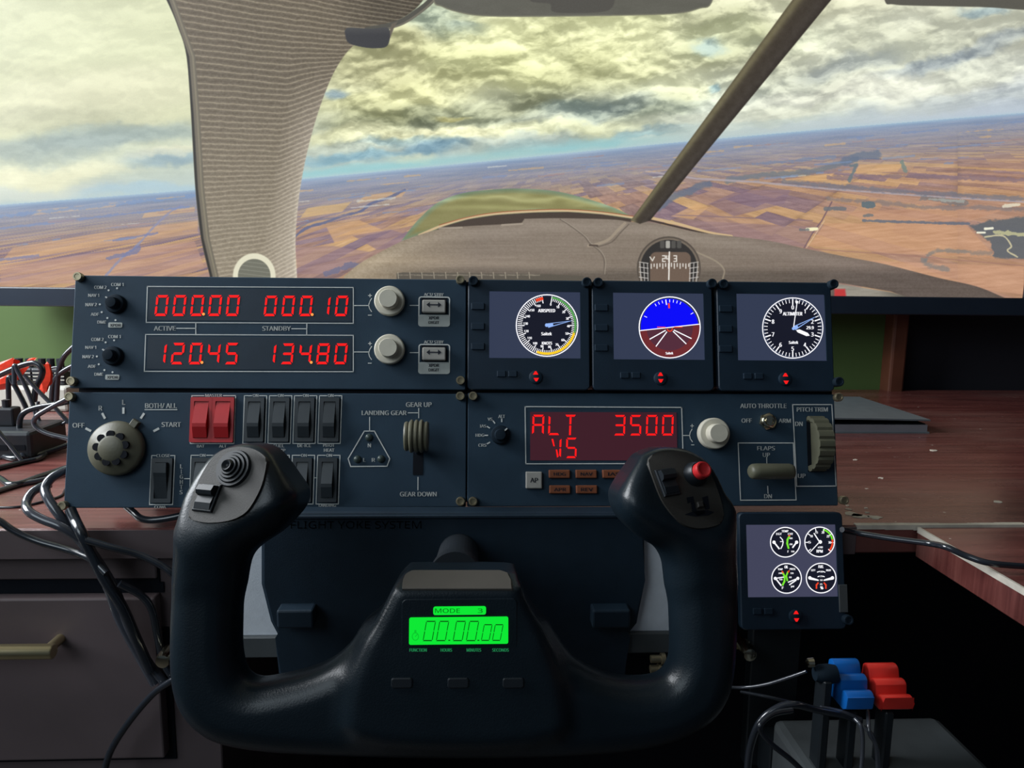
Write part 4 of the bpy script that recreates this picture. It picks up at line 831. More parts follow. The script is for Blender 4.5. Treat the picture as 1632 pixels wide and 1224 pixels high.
# toggle switch
u, v = uv(1222.6, 671.5); nb = B()
lathe(nb, [(0.0060, 0.0012), (0.0060, 0.004), (0.0050, 0.0048), (0.0036, 0.005), (0.0034, 0.0075), (0.0026, 0.0076), (0.0024, 0.006), (0, 0.006)], (u, v, 0), 28); prism(nb, [(u+0.0072*math.cos(math.pi*k/3+.3), v+0.0072*math.sin(math.pi*k/3+.3)) for k in range(6)], 0, 0.0018, 0.0004)
tg = obj('toggle_switch', nb, 'chrome', mp, PF, smooth=35); tl = tube(B(), [(u, v, 0.004), PF.p3(1224.5, 669, 0.009), PF.p3(1226.5, 667.2, 0.014)], lambda t: 0.0012+0.0012*t, 10); obj('bat_lever', tl, 'chrome', tg, PF, smooth=60)
# trim wheel
obj('wheel_well', rect(B(), 1285, 664, 1312, 752, -0.001, 0.0003), 'hole_black', mp, PF)
u0, v = uv(1286.5, 707); u1 = uv(1310, 707)[0]; Rw = 46*K; tw = B(); nW = 72; prev = None; R2 = []
for k in range(nW):
    a = 2*math.pi*k/nW; r_ = Rw-(0.0013 if k % 4 == 0 else 0.0); R2.append((r_*math.cos(a), r_*math.sin(a)))
for uu0, uu1, q_ in ((u0, u1, 1),):
    A = [tw.verts.new((uu0, v+p[0], 0.0005+p[1])) for p in R2]; Bv = [tw.verts.new((uu1, v+p[0], 0.0005+p[1])) for p in R2]; Cc = [tw.verts.new((uu0, v+p[0]*.86, 0.0005+p[1]*.86)) for p in R2]; Dd = [tw.verts.new((uu0+0.003, v+p[0]*.8, 0.0005+p[1]*.8)) for p in R2]
    for k in range(nW):
        j = (k+1) % nW; tw.faces.new((A[k], A[j], Bv[j], Bv[k])); tw.faces.new((A[j], A[k], Cc[k], Cc[j])); tw.faces.new((Cc[j], Cc[k], Dd[k], Dd[j]))
    tw.faces.new(Dd); tw.faces.new(Bv)
bmesh.ops.recalc_face_normals(tw, faces=tw.faces[:]); wheel = obj('trim_wheel', tw, 'olive_dark', mp, PF)
# flaps lever
obj('lever_slot', rect(B(), 1207, 741, 1217, 763, -0.001, 0.0003), 'hole_black', mp, PF)
u, v = uv(1212, 750); fl = B(); tube(fl, [(u, v, -0.003), (u, v+0.0004, 0.02)], 0.0026, 10, False); fv = obj('flaps_lever', fl, 'knob_black', mp, PF, smooth=50)
fb = B(); prof = []
for k in range(20):
    a = 2*math.pi*k/20; prof.append((0.0062*math.sin(a), 0.0075*math.cos(a)))
secs = [(u-0.0175, .45, -.001), (u-0.0168, .75, 0), (u-0.015, .95, 0), (u-0.011, 1, 0), (u+0.014, .98, 0), (u+0.0165, .85, 0), (u+0.0178, .5, -.001)]
rings = [[fb.verts.new((uu, v+p[0]*s_, 0.0225+p[1]*s_+dz)) for p in prof] for uu, s_, dz in secs]
for a, b_ in zip(rings, rings[1:]):
    for k in range(20): fb.faces.new((a[k], a[(k+1) % 20], b_[(k+1) % 20], b_[k]))
fb.faces.new(rings[0]); fb.faces.new(rings[-1]); bmesh.ops.recalc_face_normals(fb, faces=fb.faces[:])
obj('flap_handle', fb, 'olive_dark', fv, PF, smooth=55)
for x, y in ((754, 631.6), (753.8, 798.6), (1333.5, 633.5), (1342, 797)): screw(mp, x, y)

# --- the small screens
def fip(label, x0, y0, x1, y1, scr, screws, led, slate='screen_slate', depth=0.05):
    (u0, v1), (u1, v0) = uv(x0, y0, 0.003), uv(x1, y1, 0.003)
    t = thing('instrument_display', label, 'instrument', tuple(PF.world((u0+u1)/2, v0, -0.02)), 'flight instrument displays')
    (a0, b1), (a1, b0) = uv(scr[0], scr[1], 0.002), uv(scr[2], scr[3], 0.002)
    f_ = B(); n = 20; outer = rrect(u0, v0, u1, v1, 0.004, 4); inner = rrect(a0, b0, a1, b1, 0.0003, 4)
    rings = [[f_.verts.new((p[0], p[1], z)) for p in r] for r, z in ((outer, -0.004), (outer, 0.0022), (rrect(u0+.0008, v0+.0008, u1-.0008, v1-.0008, 0.0034, 4), 0.003), (inner, 0.003), (inner, 0.0015))]
    n = len(outer)
    for A, Bv in zip(rings, rings[1:]):
        for k in range(n): f_.faces.new((A[k], A[(k+1) % n], Bv[(k+1) % n], Bv[k]))
    f_.faces.new(rings[0][::-1]); obj('bezel', f_, 'bezel_black', t, PF)
    obj('housing', box(B(), u0+0.005, v0+0.004, -depth, u1-0.005, v1-0.004, -0.003, 0.001, 1), 'bezel_black', t, PF)
    sc = obj('screen', flat(B(), [(a0, b0), (a1, b0), (a1, b1), (a0, b1)], 0.002), slate, t, PF); sc['label'] = 'lit screen'
    for x, y in screws: screw(t, x, y, 8.0, 'knob_black', 0.008)
    for k in range(3 if scr[0]-x0 > 28 else 0):
        yy = scr[1]+18+k*32; obj('side_button', rect(B(), x0+5, yy, x0+26, yy+11, 0.0028, 0.0044, 0.0005, 0.0006), 'bezel_black', t, PF)
    for k in range(2):
        xx = scr[0]+12+k*18; obj('front_button', rect(B(), xx, scr[3]+19, xx+14, scr[3]+29, 0.0028, 0.0042, 0.0005, 0.0006), 'bezel_black', t, PF)
    lx, ly, dx, dy = led; lb = B(); w_ = 0.0052
    ctl = obj('page_knob', lathe(B(), [(0.0052, 0.003), (0.0052, 0.0046), (0.0046, 0.005), (0, 0.005)], (*uv(lx, ly+6, 0.005), 0), 24), 'bezel_black', t, PF, smooth=35)
    for px_, py_, s_ in ((lx, ly, 1), (lx+dx, ly+dy, -1)):
        flat(lb, [uv(px_-4.3, py_+2.2*s_, w_), uv(px_+4.3, py_+2.2*s_, w_), uv(px_+1.2, py_-3.2*s_, w_), uv(px_-1.2, py_-3.2*s_, w_)], w_)
    o = obj('page_arrows', lb, 'arrow_red', ctl, PF); o['label'] = 'lit red arrows'
    return t, sc
def polar(cx, cy, r, deg): a = math.radians(deg); return (cx+r*math.sin(a), cy-r*math.cos(a))
def dial_ring(sc, cx, cy, r, wd=1.6, w=0.0026, face='dial_black', fill=True):
    if fill: obj('dial_face', disc(B(), PF, cx, cy, r, w-0.0003, 48), face, sc, PF)
    b = B(); stroke(b, PF, [polar(cx, cy, r, 360*k/60) for k in range(60)], wd, w, True); return b
def arc(b, cx, cy, r, a0, a1, wd, w):
    n = max(3, int(abs(a1-a0)/5)); stroke(b, PF, [polar(cx, cy, r, a0+(a1-a0)*k/n) for k in range(n+1)], wd, w)
# airspeed
t, sc = fip('instrument display whose lit dial reads airspeed in knots', 746, 445, 940.5, 622, (780, 464.3, 925, 571.6), ((754.5, 450.5), (933.3, 452.5)), (853.7, 594.8, 1, 9.7))
cx_, cy_, r_ = 871.8, 518.8, 49.0; w_ = 0.0026; b = dial_ring(sc, cx_, cy_, r_, 1.7); g = B(); ye = B(); bl = B(); rd = B()
arc(g, cx_, cy_, 45.2, 12, 104, 3.4, w_+.0005); arc(ye, cx_, cy_, 44.8, 105, 199, 4.0, w_+.0005); arc(rd, cx_, cy_, 43.5, 339, 349, 5, w_+.0005)
for k in range(86):
    a = 10+k*4.0
    if a > 350: break
    big = k % 5 == 0; tgt = b
    stroke(tgt, PF, [polar(cx_, cy_, 46.5, a), polar(cx_, cy_, 36.5 if big else 40, a)], 1.5 if big else 1.1, w_+0.0002)
for k in range(17):
    x, y = polar(cx_, cy_, 35.2, 10+k*20.4); x, y = x*0.97+cx_*0.03, y*0.97+cy_*0.03; s_ = str(k*10); wd = 2.2*len(s_)
    text(b, PF, s_, x-wd*.55, y-1.9, x+wd*.55, y+1.9, w_, 0.03)
text(b, PF, 'AIRSPEED', 857.5, 492.4, 885, 497.6, w_, 0.03); text(b, PF, 'Saitek', 862.6, 529.3, 879.6, 534.4, w_, 0.03); text(b, PF, 'KNOTS', 863.5, 544.6, 880, 549.3, w_, 0.02)
obj('dial_marks', b, 'ink_white', sc, PF); obj('green_arc', g, 'ink_green', sc, PF); obj('yellow_arc', ye, 'ink_yellow', sc, PF); obj('red_mark', rd, 'ink_red', sc, PF)
flat(bl, [PF.px(*p, w_+.0005) for p in (polar(cx_, cy_, 42, 79), polar(cx_, cy_, 3.4, 10), polar(cx_, cy_, 4.2, 150))], w_+.0005); disc(bl, PF, cx_-.4, cy_-.6, 3, w_+.0004, 12)
ik = B(); flat(ik, [PF.px(*p, w_+.0007) for p in (polar(cx_, cy_, 33, 79), polar(cx_, cy_, 10, 70), polar(cx_, cy_, 10, 90))], w_+.0007)
obj('needle', bl, 'ink_blue', sc, PF); obj('needle_slot', ik, 'dial_black', sc, PF)
# attitude
t, sc = fip('instrument display with a blue and maroon artificial horizon', 943, 446.5, 1138.5, 623, (976.7, 466.5, 1122.8, 573.8), ((951.2, 453), (1130.8, 454.5)), (1052.7, 596.8, .4, 9.6))
cx_, cy_, r_ = 1067.3, 521.8, 48.6; b = dial_ring(sc, cx_, cy_, r_, 1.7, 0.0030, 'sky_blue')
mb = B(); tilt = 6.2; pts = [polar(cx_, cy_, r_, a) for a in np.linspace(90-tilt+0, 270-tilt, 30)]; flat(mb, [PF.px(*p, 0.0028) for p in pts], 0.00285); obj('ground_half', mb, 'earth_maroon', sc, PF)
mb = B(); pts = [polar(cx_, cy_, 37, a) for a in np.linspace(90-tilt, 270-tilt, 30)]; flat(mb, [PF.px(*p, 0.0029) for p in pts], 0.0029); obj('ground_disc', mb, 'earth_dark', sc, PF)
stroke(b, PF, [polar(cx_, cy_, r_, 90-tilt), polar(cx_, cy_, r_, 270-tilt)], 1.5, 0.0031)
for a, r1 in ((120-tilt+2, 38), (140-tilt, 36), (223-tilt, 36), (247-tilt, 36)): stroke(b, PF, [polar(cx_, cy_+1, 8, a), polar(cx_, cy_+1, r1, a)], 1.7, 0.0031)
for k in range(-3, 5): stroke(b, PF, [polar(cx_, cy_, 44, k*8-8), polar(cx_, cy_, 37 if k == 0 else 40.5, k*8-8)], 1.7 if k == 0 else 1.0, 0.0031)
for a in (-66, 58): stroke(b, PF, [polar(cx_, cy_, 44, a), polar(cx_, cy_, 40, a)], 1.0, 0.0031)
text(b, PF, 'Saitek', 1060.8, 560.8, 1073, 564.8, 0.0031, 0.03); obj('horizon_marks', b, 'ink_white', sc, PF)
rd = B(); stroke(rd, PF, [(1048, 521.3), (1060, 521.5)], 1.5, 0.0033); stroke(rd, PF, [(1075, 521.5), (1087, 521.3)], 1.5, 0.0033); stroke(rd, PF, [polar(1067.5, 524, 4, a) for a in range(80, 290, 30)], 1.5, 0.0033); stroke(rd, PF, [(1066, 484.5), (1066.4, 490)], 3, 0.0033)
obj('aircraft_mark', rd, 'ink_red', sc, PF)
# altimeter
t, sc = fip('instrument display whose lit dial is an altimeter with three hands', 1141.5, 448, 1330.5, 624, (1173, 468.2, 1317, 575.3), ((1149, 455.5), (1322.5, 455.5), (1331, 609.5)), (1251.8, 597.8, 1.2, 11))
cx_, cy_, r_ = 1263.4, 522.8, 48.0; b = dial_ring(sc, cx_, cy_, r_, 1.6, 0.0026)
for k in range(50):
    big = k % 5 == 0; stroke(b, PF, [polar(cx_, cy_, 45.5, k*7.2), polar(cx_, cy_, 37.5 if big else 40.5, k*7.2)], 2.0 if big else 1.1, 0.0026)
for k in range(10):
    x, y = polar(cx_, cy_, 33, k*36); text(b, PF, str(k), x-(2.1 if k != 1 else 1.1), y-3.3, x+(2.1 if k != 1 else 1.1), y+3.3, 0.0026, 0.02)
text(b, PF, 'ALTIMETER', 1247.5, 497.3, 1279, 502.7, 0.0026, 0.02); text(b, PF, '29.9', 1285, 519.8, 1297, 524.8, 0.0026, 0.02); text(b, PF, 'Saitek', 1257, 543.3, 1272.3, 548, 0.0026, 0.03)
obj('dial_marks', b, 'ink_white', sc, PF)
h = B(); c0 = (1264.5, 523.6)
flat(h, [PF.px(*p, .0031) for p in (polar(*c0, 5, 120), polar(*c0, 10, 98), polar(*c0, 24, 107), polar(*c0, 28.5, 113.5), polar(*c0, 24, 120), polar(*c0, 9, 132))], .0031)
stroke(h, PF, [polar(*c0, 3, 8), polar(*c0, 44, 8)], 1.5, .0031); flat(h, [PF.px(*p, .0031) for p in (polar(*c0, 44, 3.5), polar(*c0, 44, 11), polar(*c0, 38, 8))], .0031); obj('hour_hand', h, 'ink_white', sc, PF)
h = B(); flat(h, [PF.px(*p, .0033) for p in (polar(*c0, 42, 62), polar(*c0, 4, 10), polar(*c0, 4, 130))], .0033); disc(h, PF, *c0, 2.6, .0032, 12); obj('minute_hand', h, 'ink_blue', sc, PF)
h = B(); flat(h, [PF.px(*p, .0035) for p in (polar(*c0, 32, 62), polar(*c0, 8, 52), polar(*c0, 8, 74))], .0035); obj('hand_slot', h, 'dial_black', sc, PF)
# engine cluster below
t, sc = fip('lower instrument display with four small round engine gauges', 1177, 817, 1349.5, 1003, (1188.5, 836.3, 1335, 950.6), ((1345.5, 985),), (1268.8, 976.6, .8, 11), 'screen_slate_dim', 0.012)
b = B(); lm = B(); rd = B()
for i, (cx_, cy_) in enumerate(((1251.6, 864.2), (1306.3, 863.7), (1253.6, 921.8), (1308.7, 921.3))):
    b2 = dial_ring(sc, cx_, cy_, 23.6, 1.6, 0.0026); w_ = 0.0027
    if i == 0:
        for s, x0, y0, x1, y1 in (('TEMP', -6, -19.5, 5, -16), ('EGT', -14.5, -15, -5.5, -11.5), ('CHT', 4, -15, 12.5, -11.5), ('400', 6.5, -7.5, 11.5, -5), ('200', 6.5, 2, 11.5, 4.5), ('F', 3.5, 13, 5.5, 16.5), ('100', 9, 13.5, 14.5, 16)): text(b2, PF, s, cx_+x0, cy_+y0, cx_+x1, cy_+y1, w_, .03)
        stroke(b2, PF, [(cx_-18, cy_), (cx_-10, cy_+10)], 2.4, w_); stroke(b2, PF, [(cx_+18, cy_), (cx_+12, cy_+8)], 2.4, w_); disc(b2, PF, cx_-18, cy_, 2.8, w_, 10); disc(b2, PF, cx_+18, cy_, 2.8, w_, 10)
        stroke(b2, PF, [(cx_-8, cy_-8), (cx_-4.5, cy_-4), (cx_-3.5, cy_), (cx_-4.5, cy_+5), (cx_-7, cy_+10)], 1.5, w_); stroke(b2, PF, [(cx_-8, cy_-1), (cx_-4, cy_-1)], 1, w_); stroke(lm, PF, [(cx_+6, cy_-9), (cx_+3.5, cy_-4), (cx_+3, cy_+2), (cx_+5, cy_+9)], 3, w_); stroke(rd, PF, [(cx_+5.5, cy_-10), (cx_+7, cy_-11)], 2, w_+.0002)
    elif i == 1:
        for k, s in enumerate(('5', '10', '15', '20', '25', '30')): x, y = polar(cx_, cy_, 16, -92+k*37); text(b2, PF, s, x-2.2, y-1.8, x+2.2, y+1.8, w_, .03)
        for k in range(8): stroke(b2, PF, [polar(cx_, cy_, 22, -129+k*37), polar(cx_, cy_, 18.5, -129+k*37)], 1.3, w_)
        arc(lm, cx_, cy_, 20.5, 18, 76, 2.6, w_); arc(rd, cx_, cy_, 20.5, 82, 130, 2.8, w_)
        stroke(b2, PF, [polar(cx_, cy_, 3, 225), polar(cx_, cy_, 21, 223)], 1.4, w_); stroke(b2, PF, [polar(cx_, cy_, 3, -35), polar(cx_, cy_, 16, -33)], 1.8, w_); disc(b2, PF, cx_+1, cy_, 3, w_, 12)
        text(b2, PF, 'x100', cx_-3, cy_+7, cx_+5, cy_+10, w_, .03); text(b2, PF, 'RPM', cx_-5, cy_+12.5, cx_+5, cy_+17, w_, .03)
    elif i == 2:
        for s, x0, y0, x1, y1 in (('OIL', -3.5, -20.5, 2.5, -16), ('TEMP', -14, -16, -6, -13.2), ('PRESS', 5, -16.5, 14, -13.5), ('240', -13, -9.5, -7, -7), ('160', -12, 0.5, -6.5, 3), ('120', 6, -9.5, 11, -7), ('60', 4, -3, 8, -0.5), ('F', -7.5, 13, -4.5, 17), ('psi', 7, 11, 12, 15)): text(b2, PF, s, cx_+x0, cy_+y0, cx_+x1, cy_+y1, w_, .03)
        stroke(b2, PF, [(cx_-18, cy_), (cx_-5, cy_-2)], 1.6, w_); stroke(b2, PF, [(cx_-16, cy_+2), (cx_-9, cy_+11)], 2.2, w_); stroke(b2, PF, [(cx_+18, cy_), (cx_+3, cy_+6)], 1.8, w_); stroke(b2, PF, [(cx_+15, cy_+3), (cx_+5, cy_+10)], 1.8, w_); disc(b2, PF, cx_-18, cy_, 2.6, w_, 10); disc(b2, PF, cx_+18, cy_, 2.6, w_, 10)
        stroke(lm, PF, [(cx_-6, cy_-9), (cx_-3, cy_-3), (cx_-3.5, cy_+5), (cx_-6, cy_+10)], 3, w_); stroke(lm, PF, [(cx_+2, cy_-10), (cx_-.5, cy_-4), (cx_+1, cy_+3)], 2.6, w_); stroke(rd, PF, [(cx_-7, cy_-11), (cx_-5.5, cy_-9)], 2, w_+.0002); stroke(rd, PF, [(cx_+4, cy_-12), (cx_+2.5, cy_-10)], 2, w_+.0002)
    else:
        for s, x0, y0, x1, y1 in (('FUEL', -4.5, -20.5, 4, -16), ('LEFT', -16, -14, -9, -11), ('RIGHT', 8, -14, 16, -11), ('100', -2.5, -11.5, 3, -9), ('75', -2, -4, 2.5, -1.5), ('50', -2, 2, 2.5, 4.5), ('25', -2, 8.5, 2, 11), ('%', -1.5, 13, 3.5, 18)): text(b2, PF, s, cx_+x0, cy_+y0, cx_+x1, cy_+y1, w_, .03)
        for sg in (-1, 1):
            flat(b2, [PF.px(*p, w_) for p in ((cx_+sg*18, cy_-2), (cx_+sg*18, cy_+2.5), (cx_+sg*4, cy_+4.5), (cx_+sg*4, cy_+2.5))], w_); disc(b2, PF, cx_+sg*18, cy_-.3, 2.8, w_, 12)
            stroke(b2, PF, [(cx_+sg*3, cy_-10.5), (cx_+sg*6, cy_-9.5)], 1.4, w_); stroke(b2, PF, [(cx_+sg*3, cy_-3), (cx_+sg*5, cy_-2.2)], 1.4, w_); stroke(rd, PF, [(cx_+sg*5, cy_+8), (cx_+sg*7.5, cy_+11), (cx_+sg*7.5, cy_+16)], 2.4, w_)
    obj('gauge_marks', b2, 'ink_white', sc, PF)
obj('green_arcs', lm, 'ink_lime', sc, PF); obj('red_marks', rd, 'ink_red', sc, PF)
obj('clear_tab', rect(B(), 1337, 932, 1352, 976, 0.0031, 0.0042, 0.0003), 'quadrant_grey', t, PF)

# --- the steel frame that carries the stack, hidden behind it, standing on the desk
fr = thing('mounting_frame', 'black steel frame behind the instrument stack that holds the panels', 'stand', (0, 0.06, 0.0))
fb = B(); (u0, v1), (u1, v0) = uv(140, 470), uv(1300, 790)
for a in (u0, (u0+u1)/2-0.01, u1-0.02):
    box(fb, a, v0, -0.058, a+0.02, v1, -0.0505, 0.001, 1)
box(fb, u0, v0+0.09, -0.066, u1, v0+0.11, -0.0581, 0.001, 1)
obj('rails', fb, 'bezel_black', fr, PF)
gs = B()
def gap_strip(x0, y0, x1, y1, w0=-0.010, w1=-0.0045):
    (a, d_), (c, b_) = uv(x0, y0, w1), uv(x1, y1, w1); box(gs, a, b_, w0, c, d_, w1)
gap_strip(126, 617, 1326, 630); gap_strip(736.5, 449, 751, 800); gap_strip(936.5, 449, 947, 615); gap_strip(1134, 449, 1146, 615)
obj('dark_gap_backing', gs, 'hole_black', fr, PF)  # black strips added behind the joints so the gaps look dark
for a in (u0+0.03, u1-0.05):
    p = PF.world(a, v0+0.1, -0.06); obj('leg', box(B(), p[0]-0.012, p[1]+0.005, 0.0, p[0]+0.012, p[1]+0.025, p[2]-0.002, 0.001, 1), 'bezel_black', fr)
    obj('foot', box(B(), p[0]-0.02, p[1]-0.0, 0.0, p[0]+0.02, p[1]+0.11, 0.003, 0.001, 1), 'bezel_black', fr)

for o in bpy.data.objects:
    if o.name.split('.')[0] in ('markings', 'caption_plates', 'caption_lettering', 'decimal_points', 'dark_gap_backing', 'rails', 'page_arrows', 'shadow_gap'): o['kind'] = 'stuff'

# ------------------------------------------------------------------ smooth solids from distance fields (surface nets)
def surface_nets(vol, org, h):
    nx, ny, nz = vol.shape; neg = vol < 0
    cs = [(0, 0, 0), (1, 0, 0), (0, 1, 0), (1, 1, 0), (0, 0, 1), (1, 0, 1), (0, 1, 1), (1, 1, 1)]
    def corner(a, c): return a[c[0]:nx-1+c[0], c[1]:ny-1+c[1], c[2]:nz-1+c[2]]
    cnt = sum(corner(neg, c).astype(int) for c in cs); act = (cnt > 0) & (cnt < 8)
    idx = -np.ones(act.shape, int); A = np.argwhere(act); idx[act] = np.arange(len(A))
    acc = np.zeros((len(A), 3)); num = np.zeros(len(A))
    for i in range(8):
        for j in range(i+1, 8):
            d = np.array(cs[j])-np.array(cs[i])
            if np.abs(d).sum() != 1: continue
            va, vb = corner(vol, cs[i])[act], corner(vol, cs[j])[act]; x = (va < 0) != (vb < 0)
            t = va/(va-vb+1e-12); p = np.array(cs[i])+t[:, None]*d; acc[x] += p[x]; num[x] += 1
    V = org+h*(A+acc/num[:, None]); F_ = []
    for ax in range(3):
        o1, o2 = (ax+1) % 3, (ax+2) % 3
        sl0 = [slice(None)]*3; sl1 = [slice(None)]*3; sl0[ax] = slice(0, -1); sl1[ax] = slice(1, None)
        E_ = neg[tuple(sl0)] != neg[tuple(sl1)]; e = np.argwhere(E_); e = e[(e[:, o1] > 0) & (e[:, o2] > 0) & (e[:, o1] < vol.shape[o1]-1) & (e[:, o2] < vol.shape[o2]-1)]
        q = []
        for a, b in ((1, 1), (0, 1), (0, 0), (1, 0)):
            c = e.copy(); c[:, o1] -= a; c[:, o2] -= b; q.append(idx[c[:, 0], c[:, 1], c[:, 2]])
        Q = np.stack(q, 1); inside = neg[e[:, 0], e[:, 1], e[:, 2]]; Q[~inside] = Q[~inside][:, ::-1]; F_.append(Q)
    return V, np.concatenate(F_)
def sdf2(pts, U_, V_):
    dm = np.full(U_.shape, 1e9); ins = np.zeros(U_.shape, bool); n = len(pts)
    for i in range(n):
        a, b = pts[i], pts[(i+1) % n]; ex, ey = b[0]-a[0], b[1]-a[1]; t = np.clip(((U_-a[0])*ex+(V_-a[1])*ey)/(ex*ex+ey*ey+1e-15), 0, 1)
        dm = np.minimum(dm, (U_-a[0]-t*ex)**2+(V_-a[1]-t*ey)**2)
        ins ^= ((a[1] > V_) != (b[1] > V_)) & (U_ < (b[0]-a[0])*(V_-a[1])/((b[1]-a[1]) if b[1] != a[1] else 1e-15)+a[0])
    return np.where(ins, -np.sqrt(dm), np.sqrt(dm))
def round_extrude(d2, Wc, T, R_):
    a = d2[..., None]+R_; b = (np.abs(Wc)-T+R_)[None, None, :]*np.ones_like(a)
    return np.sqrt(np.maximum(a, 0)**2+np.maximum(b, 0)**2)+np.minimum(np.maximum(a, b), 0)-R_
def smin(a, b, k): h = np.clip(0.5+0.5*(b-a)/k, 0, 1); return b*(1-h)+a*h-k*h*(1-h)
def smax(a, b, k): return -smin(-a, -b, k)
def solid(name, F, vol, org, h, m, parent, loc=None):
    V, Q = surface_nets(vol, org, h); b = bmesh.new(); me = bpy.data.meshes.new('tmp'); me.from_pydata(V.tolist(), [], Q.tolist()); b.from_mesh(me); bpy.data.meshes.remove(me)
    for _ in range(2): bmesh.ops.smooth_vert(b, verts=b.verts[:], factor=0.5, use_axis_x=True, use_axis_y=True, use_axis_z=True)
    return obj(name, b, m, parent, F, loc, smooth=180)

# ------------------------------------------------------------------ the control yoke
YF.s = float((YF.O-CAM) @ _F)/FPX; S = YF.s
yk = thing('flight_yoke', 'black control yoke with two horned grips and a green lit clock', 'yoke', tuple(YF.world(0, -0.06, -0.03)))
BODY = [(292, 845), (285, 900), (279, 960), (277, 1020), (278, 1070), (285, 1108), (300, 1138), (325, 1163), (360, 1180), (430, 1192), (530, 1198), (640, 1201), (730, 1202), (830, 1201), (930, 1197), (1020, 1188), (1085, 1170), (1130, 1143), (1155, 1108), (1166, 1065), (1170, 1000), (1168, 930), (1162, 860), (1155, 800),
        (1062, 850), (1063, 890), (1067, 960), (1069, 1030), (1064, 1058), (1048, 1075), (1012, 1080), (972, 1075), (935, 1060), (905, 1038), (880, 1006), (862, 985), (820, 985), (640, 985), (590, 985), (563, 1020), (530, 1049), (490, 1066), (440, 1078), (412, 1081), (393, 1070), (385, 1040), (384, 1000), (387, 900), (389, 850)]
HUB = [(650, 905), (806, 905), (824, 915), (836, 945), (858, 985), (876, 1030), (890, 1090), (880, 1150), (730, 1165), (580, 1150), (566, 1090), (582, 1030), (602, 985), (622, 945), (634, 922)]
HL = [(293, 835), (298, 812), (304, 785), (324, 747), (346, 722), (378, 709), (407, 706), (430, 712), (447, 727), (468, 756), (485, 783), (482, 807), (468, 827), (446, 849), (417, 868), (394, 890), (374, 945), (300, 945), (294, 880)]
HR = [(976, 785), (988, 763), (1005, 739), (1017, 724), (1037, 715), (1056, 712), (1088, 715), (1108, 724), (1125, 736), (1140, 761), (1152, 798), (1158, 830), (1160, 890), (1154, 945), (1078, 945), (1064, 897), (1050, 874), (1027, 861), (1010, 849), (988, 827), (978, 807)]
def yuv(p, w=0.0): return [YF.px(x, y, w) for x, y in p]
hS = 0.0018; us = np.arange(-0.185, 0.185, hS); vs_ = np.arange(-0.085, 0.150, hS); ws = np.arange(-0.046, 0.046, hS)
G2u, G2v = np.meshgrid(us, vs_, indexing='ij')
vol = round_extrude(sdf2(yuv(smooth2(BODY+BODY[:1], 3)[:-1]), G2u, G2v), ws, 0.019, 0.0165)
TH = 0.026
hubv = round_extrude(sdf2(yuv(smooth2(HUB+HUB[:1], 3)[:-1]), G2u, G2v), ws, TH, 0.007)
# the hub's top front edge is cut back to a sloping brow
pb0 = YF.px(730, 942, TH); brow = (((G2v-pb0[1])*0.90)[..., None]+((ws-TH)*0.436)[None, None, :])
hubv = smax(hubv, brow, 0.0015); vol = smin(vol, hubv, 0.012)
hvol = None; PLF = []
for pts, n, pc, wc in ((HL, (-0.30, 0.34, 0.90), (366, 768), 0.019), (HR, (0.24, 0.34, 0.90), (1098, 785), 0.019)):
    d2_ = sdf2(yuv(smooth2(pts+pts[:1], 3)[:-1]), G2u, G2v); vt, vb = YF.px(366, 800)[1], YF.px(366, 945)[1]
    Tt = 0.0155+0.0185*np.clip((G2v-vb)/(vt-vb), 0, 1)**1.2; Rr = 0.0145+0.0055*np.clip((G2v-vb)/(vt-vb), 0, 1)
    a_ = d2_+Rr; b_ = np.abs(ws)[None, None, :]-(Tt-Rr)[..., None]; a_ = a_[..., None]*np.ones_like(b_)
    d = np.sqrt(np.maximum(a_, 0)**2+np.maximum(b_, 0)**2)+np.minimum(np.maximum(a_, b_), 0)-Rr[..., None]
    n = np.array(n)/np.linalg.norm(n); u0, v0 = YF.px(*pc, wc)
    pl = ((G2u-u0)*n[0]+(G2v-v0)*n[1])[..., None]+((ws-wc)*n[2])[None, None, :]
    d = smax(d, pl, 0.006); hvol = d if hvol is None else np.minimum(hvol, d)
    PLF.append(Frame(YF.world(u0, v0, wc), n[0]*YF.U+n[1]*YF.V+n[2]*YF.W, tuple(YF.V)))
vol = smin(vol, hvol, 0.010)
wheel_ = solid('control_wheel', YF, vol, np.array([us[0], vs_[0], ws[0]]), hS, 'yoke_black', yk)
LF, RF = PLF
for F in PLF: F.s = float((F.O-CAM) @ _F)/FPX
PL = [(301, 815), (300, 822), (305, 828), (331, 833), (363, 830), (387, 820), (402, 803), (417, 773), (424, 741), (423, 729), (407, 717), (383, 712), (358, 716), (341, 727), (324, 751), (309, 783)]
PR = [(1033, 739), (1037, 727), (1052, 719), (1076, 718), (1100, 724), (1120, 737), (1135, 759), (1147, 790), (1153, 817), (1152, 830), (1140, 838), (1115, 842), (1093, 837), (1074, 822), (1059, 803), (1049, 783)]
lp = obj('grip_plate', prism(B(), [LF.px(x, y, 0.0015) for x, y in smooth2(PL+PL[:1], 4)[:-1]], -0.006, 0.0015, 0.0008), 'yoke_plate', yk, LF, smooth=40)
rp_ = obj('grip_plate', prism(B(), [RF.px(x, y, 0.0015) for x, y in smooth2(PR+PR[:1], 4)[:-1]], -0.006, 0.0015, 0.0008), 'yoke_plate', yk, RF, smooth=40)
lp['label'] = 'grey plate with hat switch'; rp_['label'] = 'grey plate with red button'
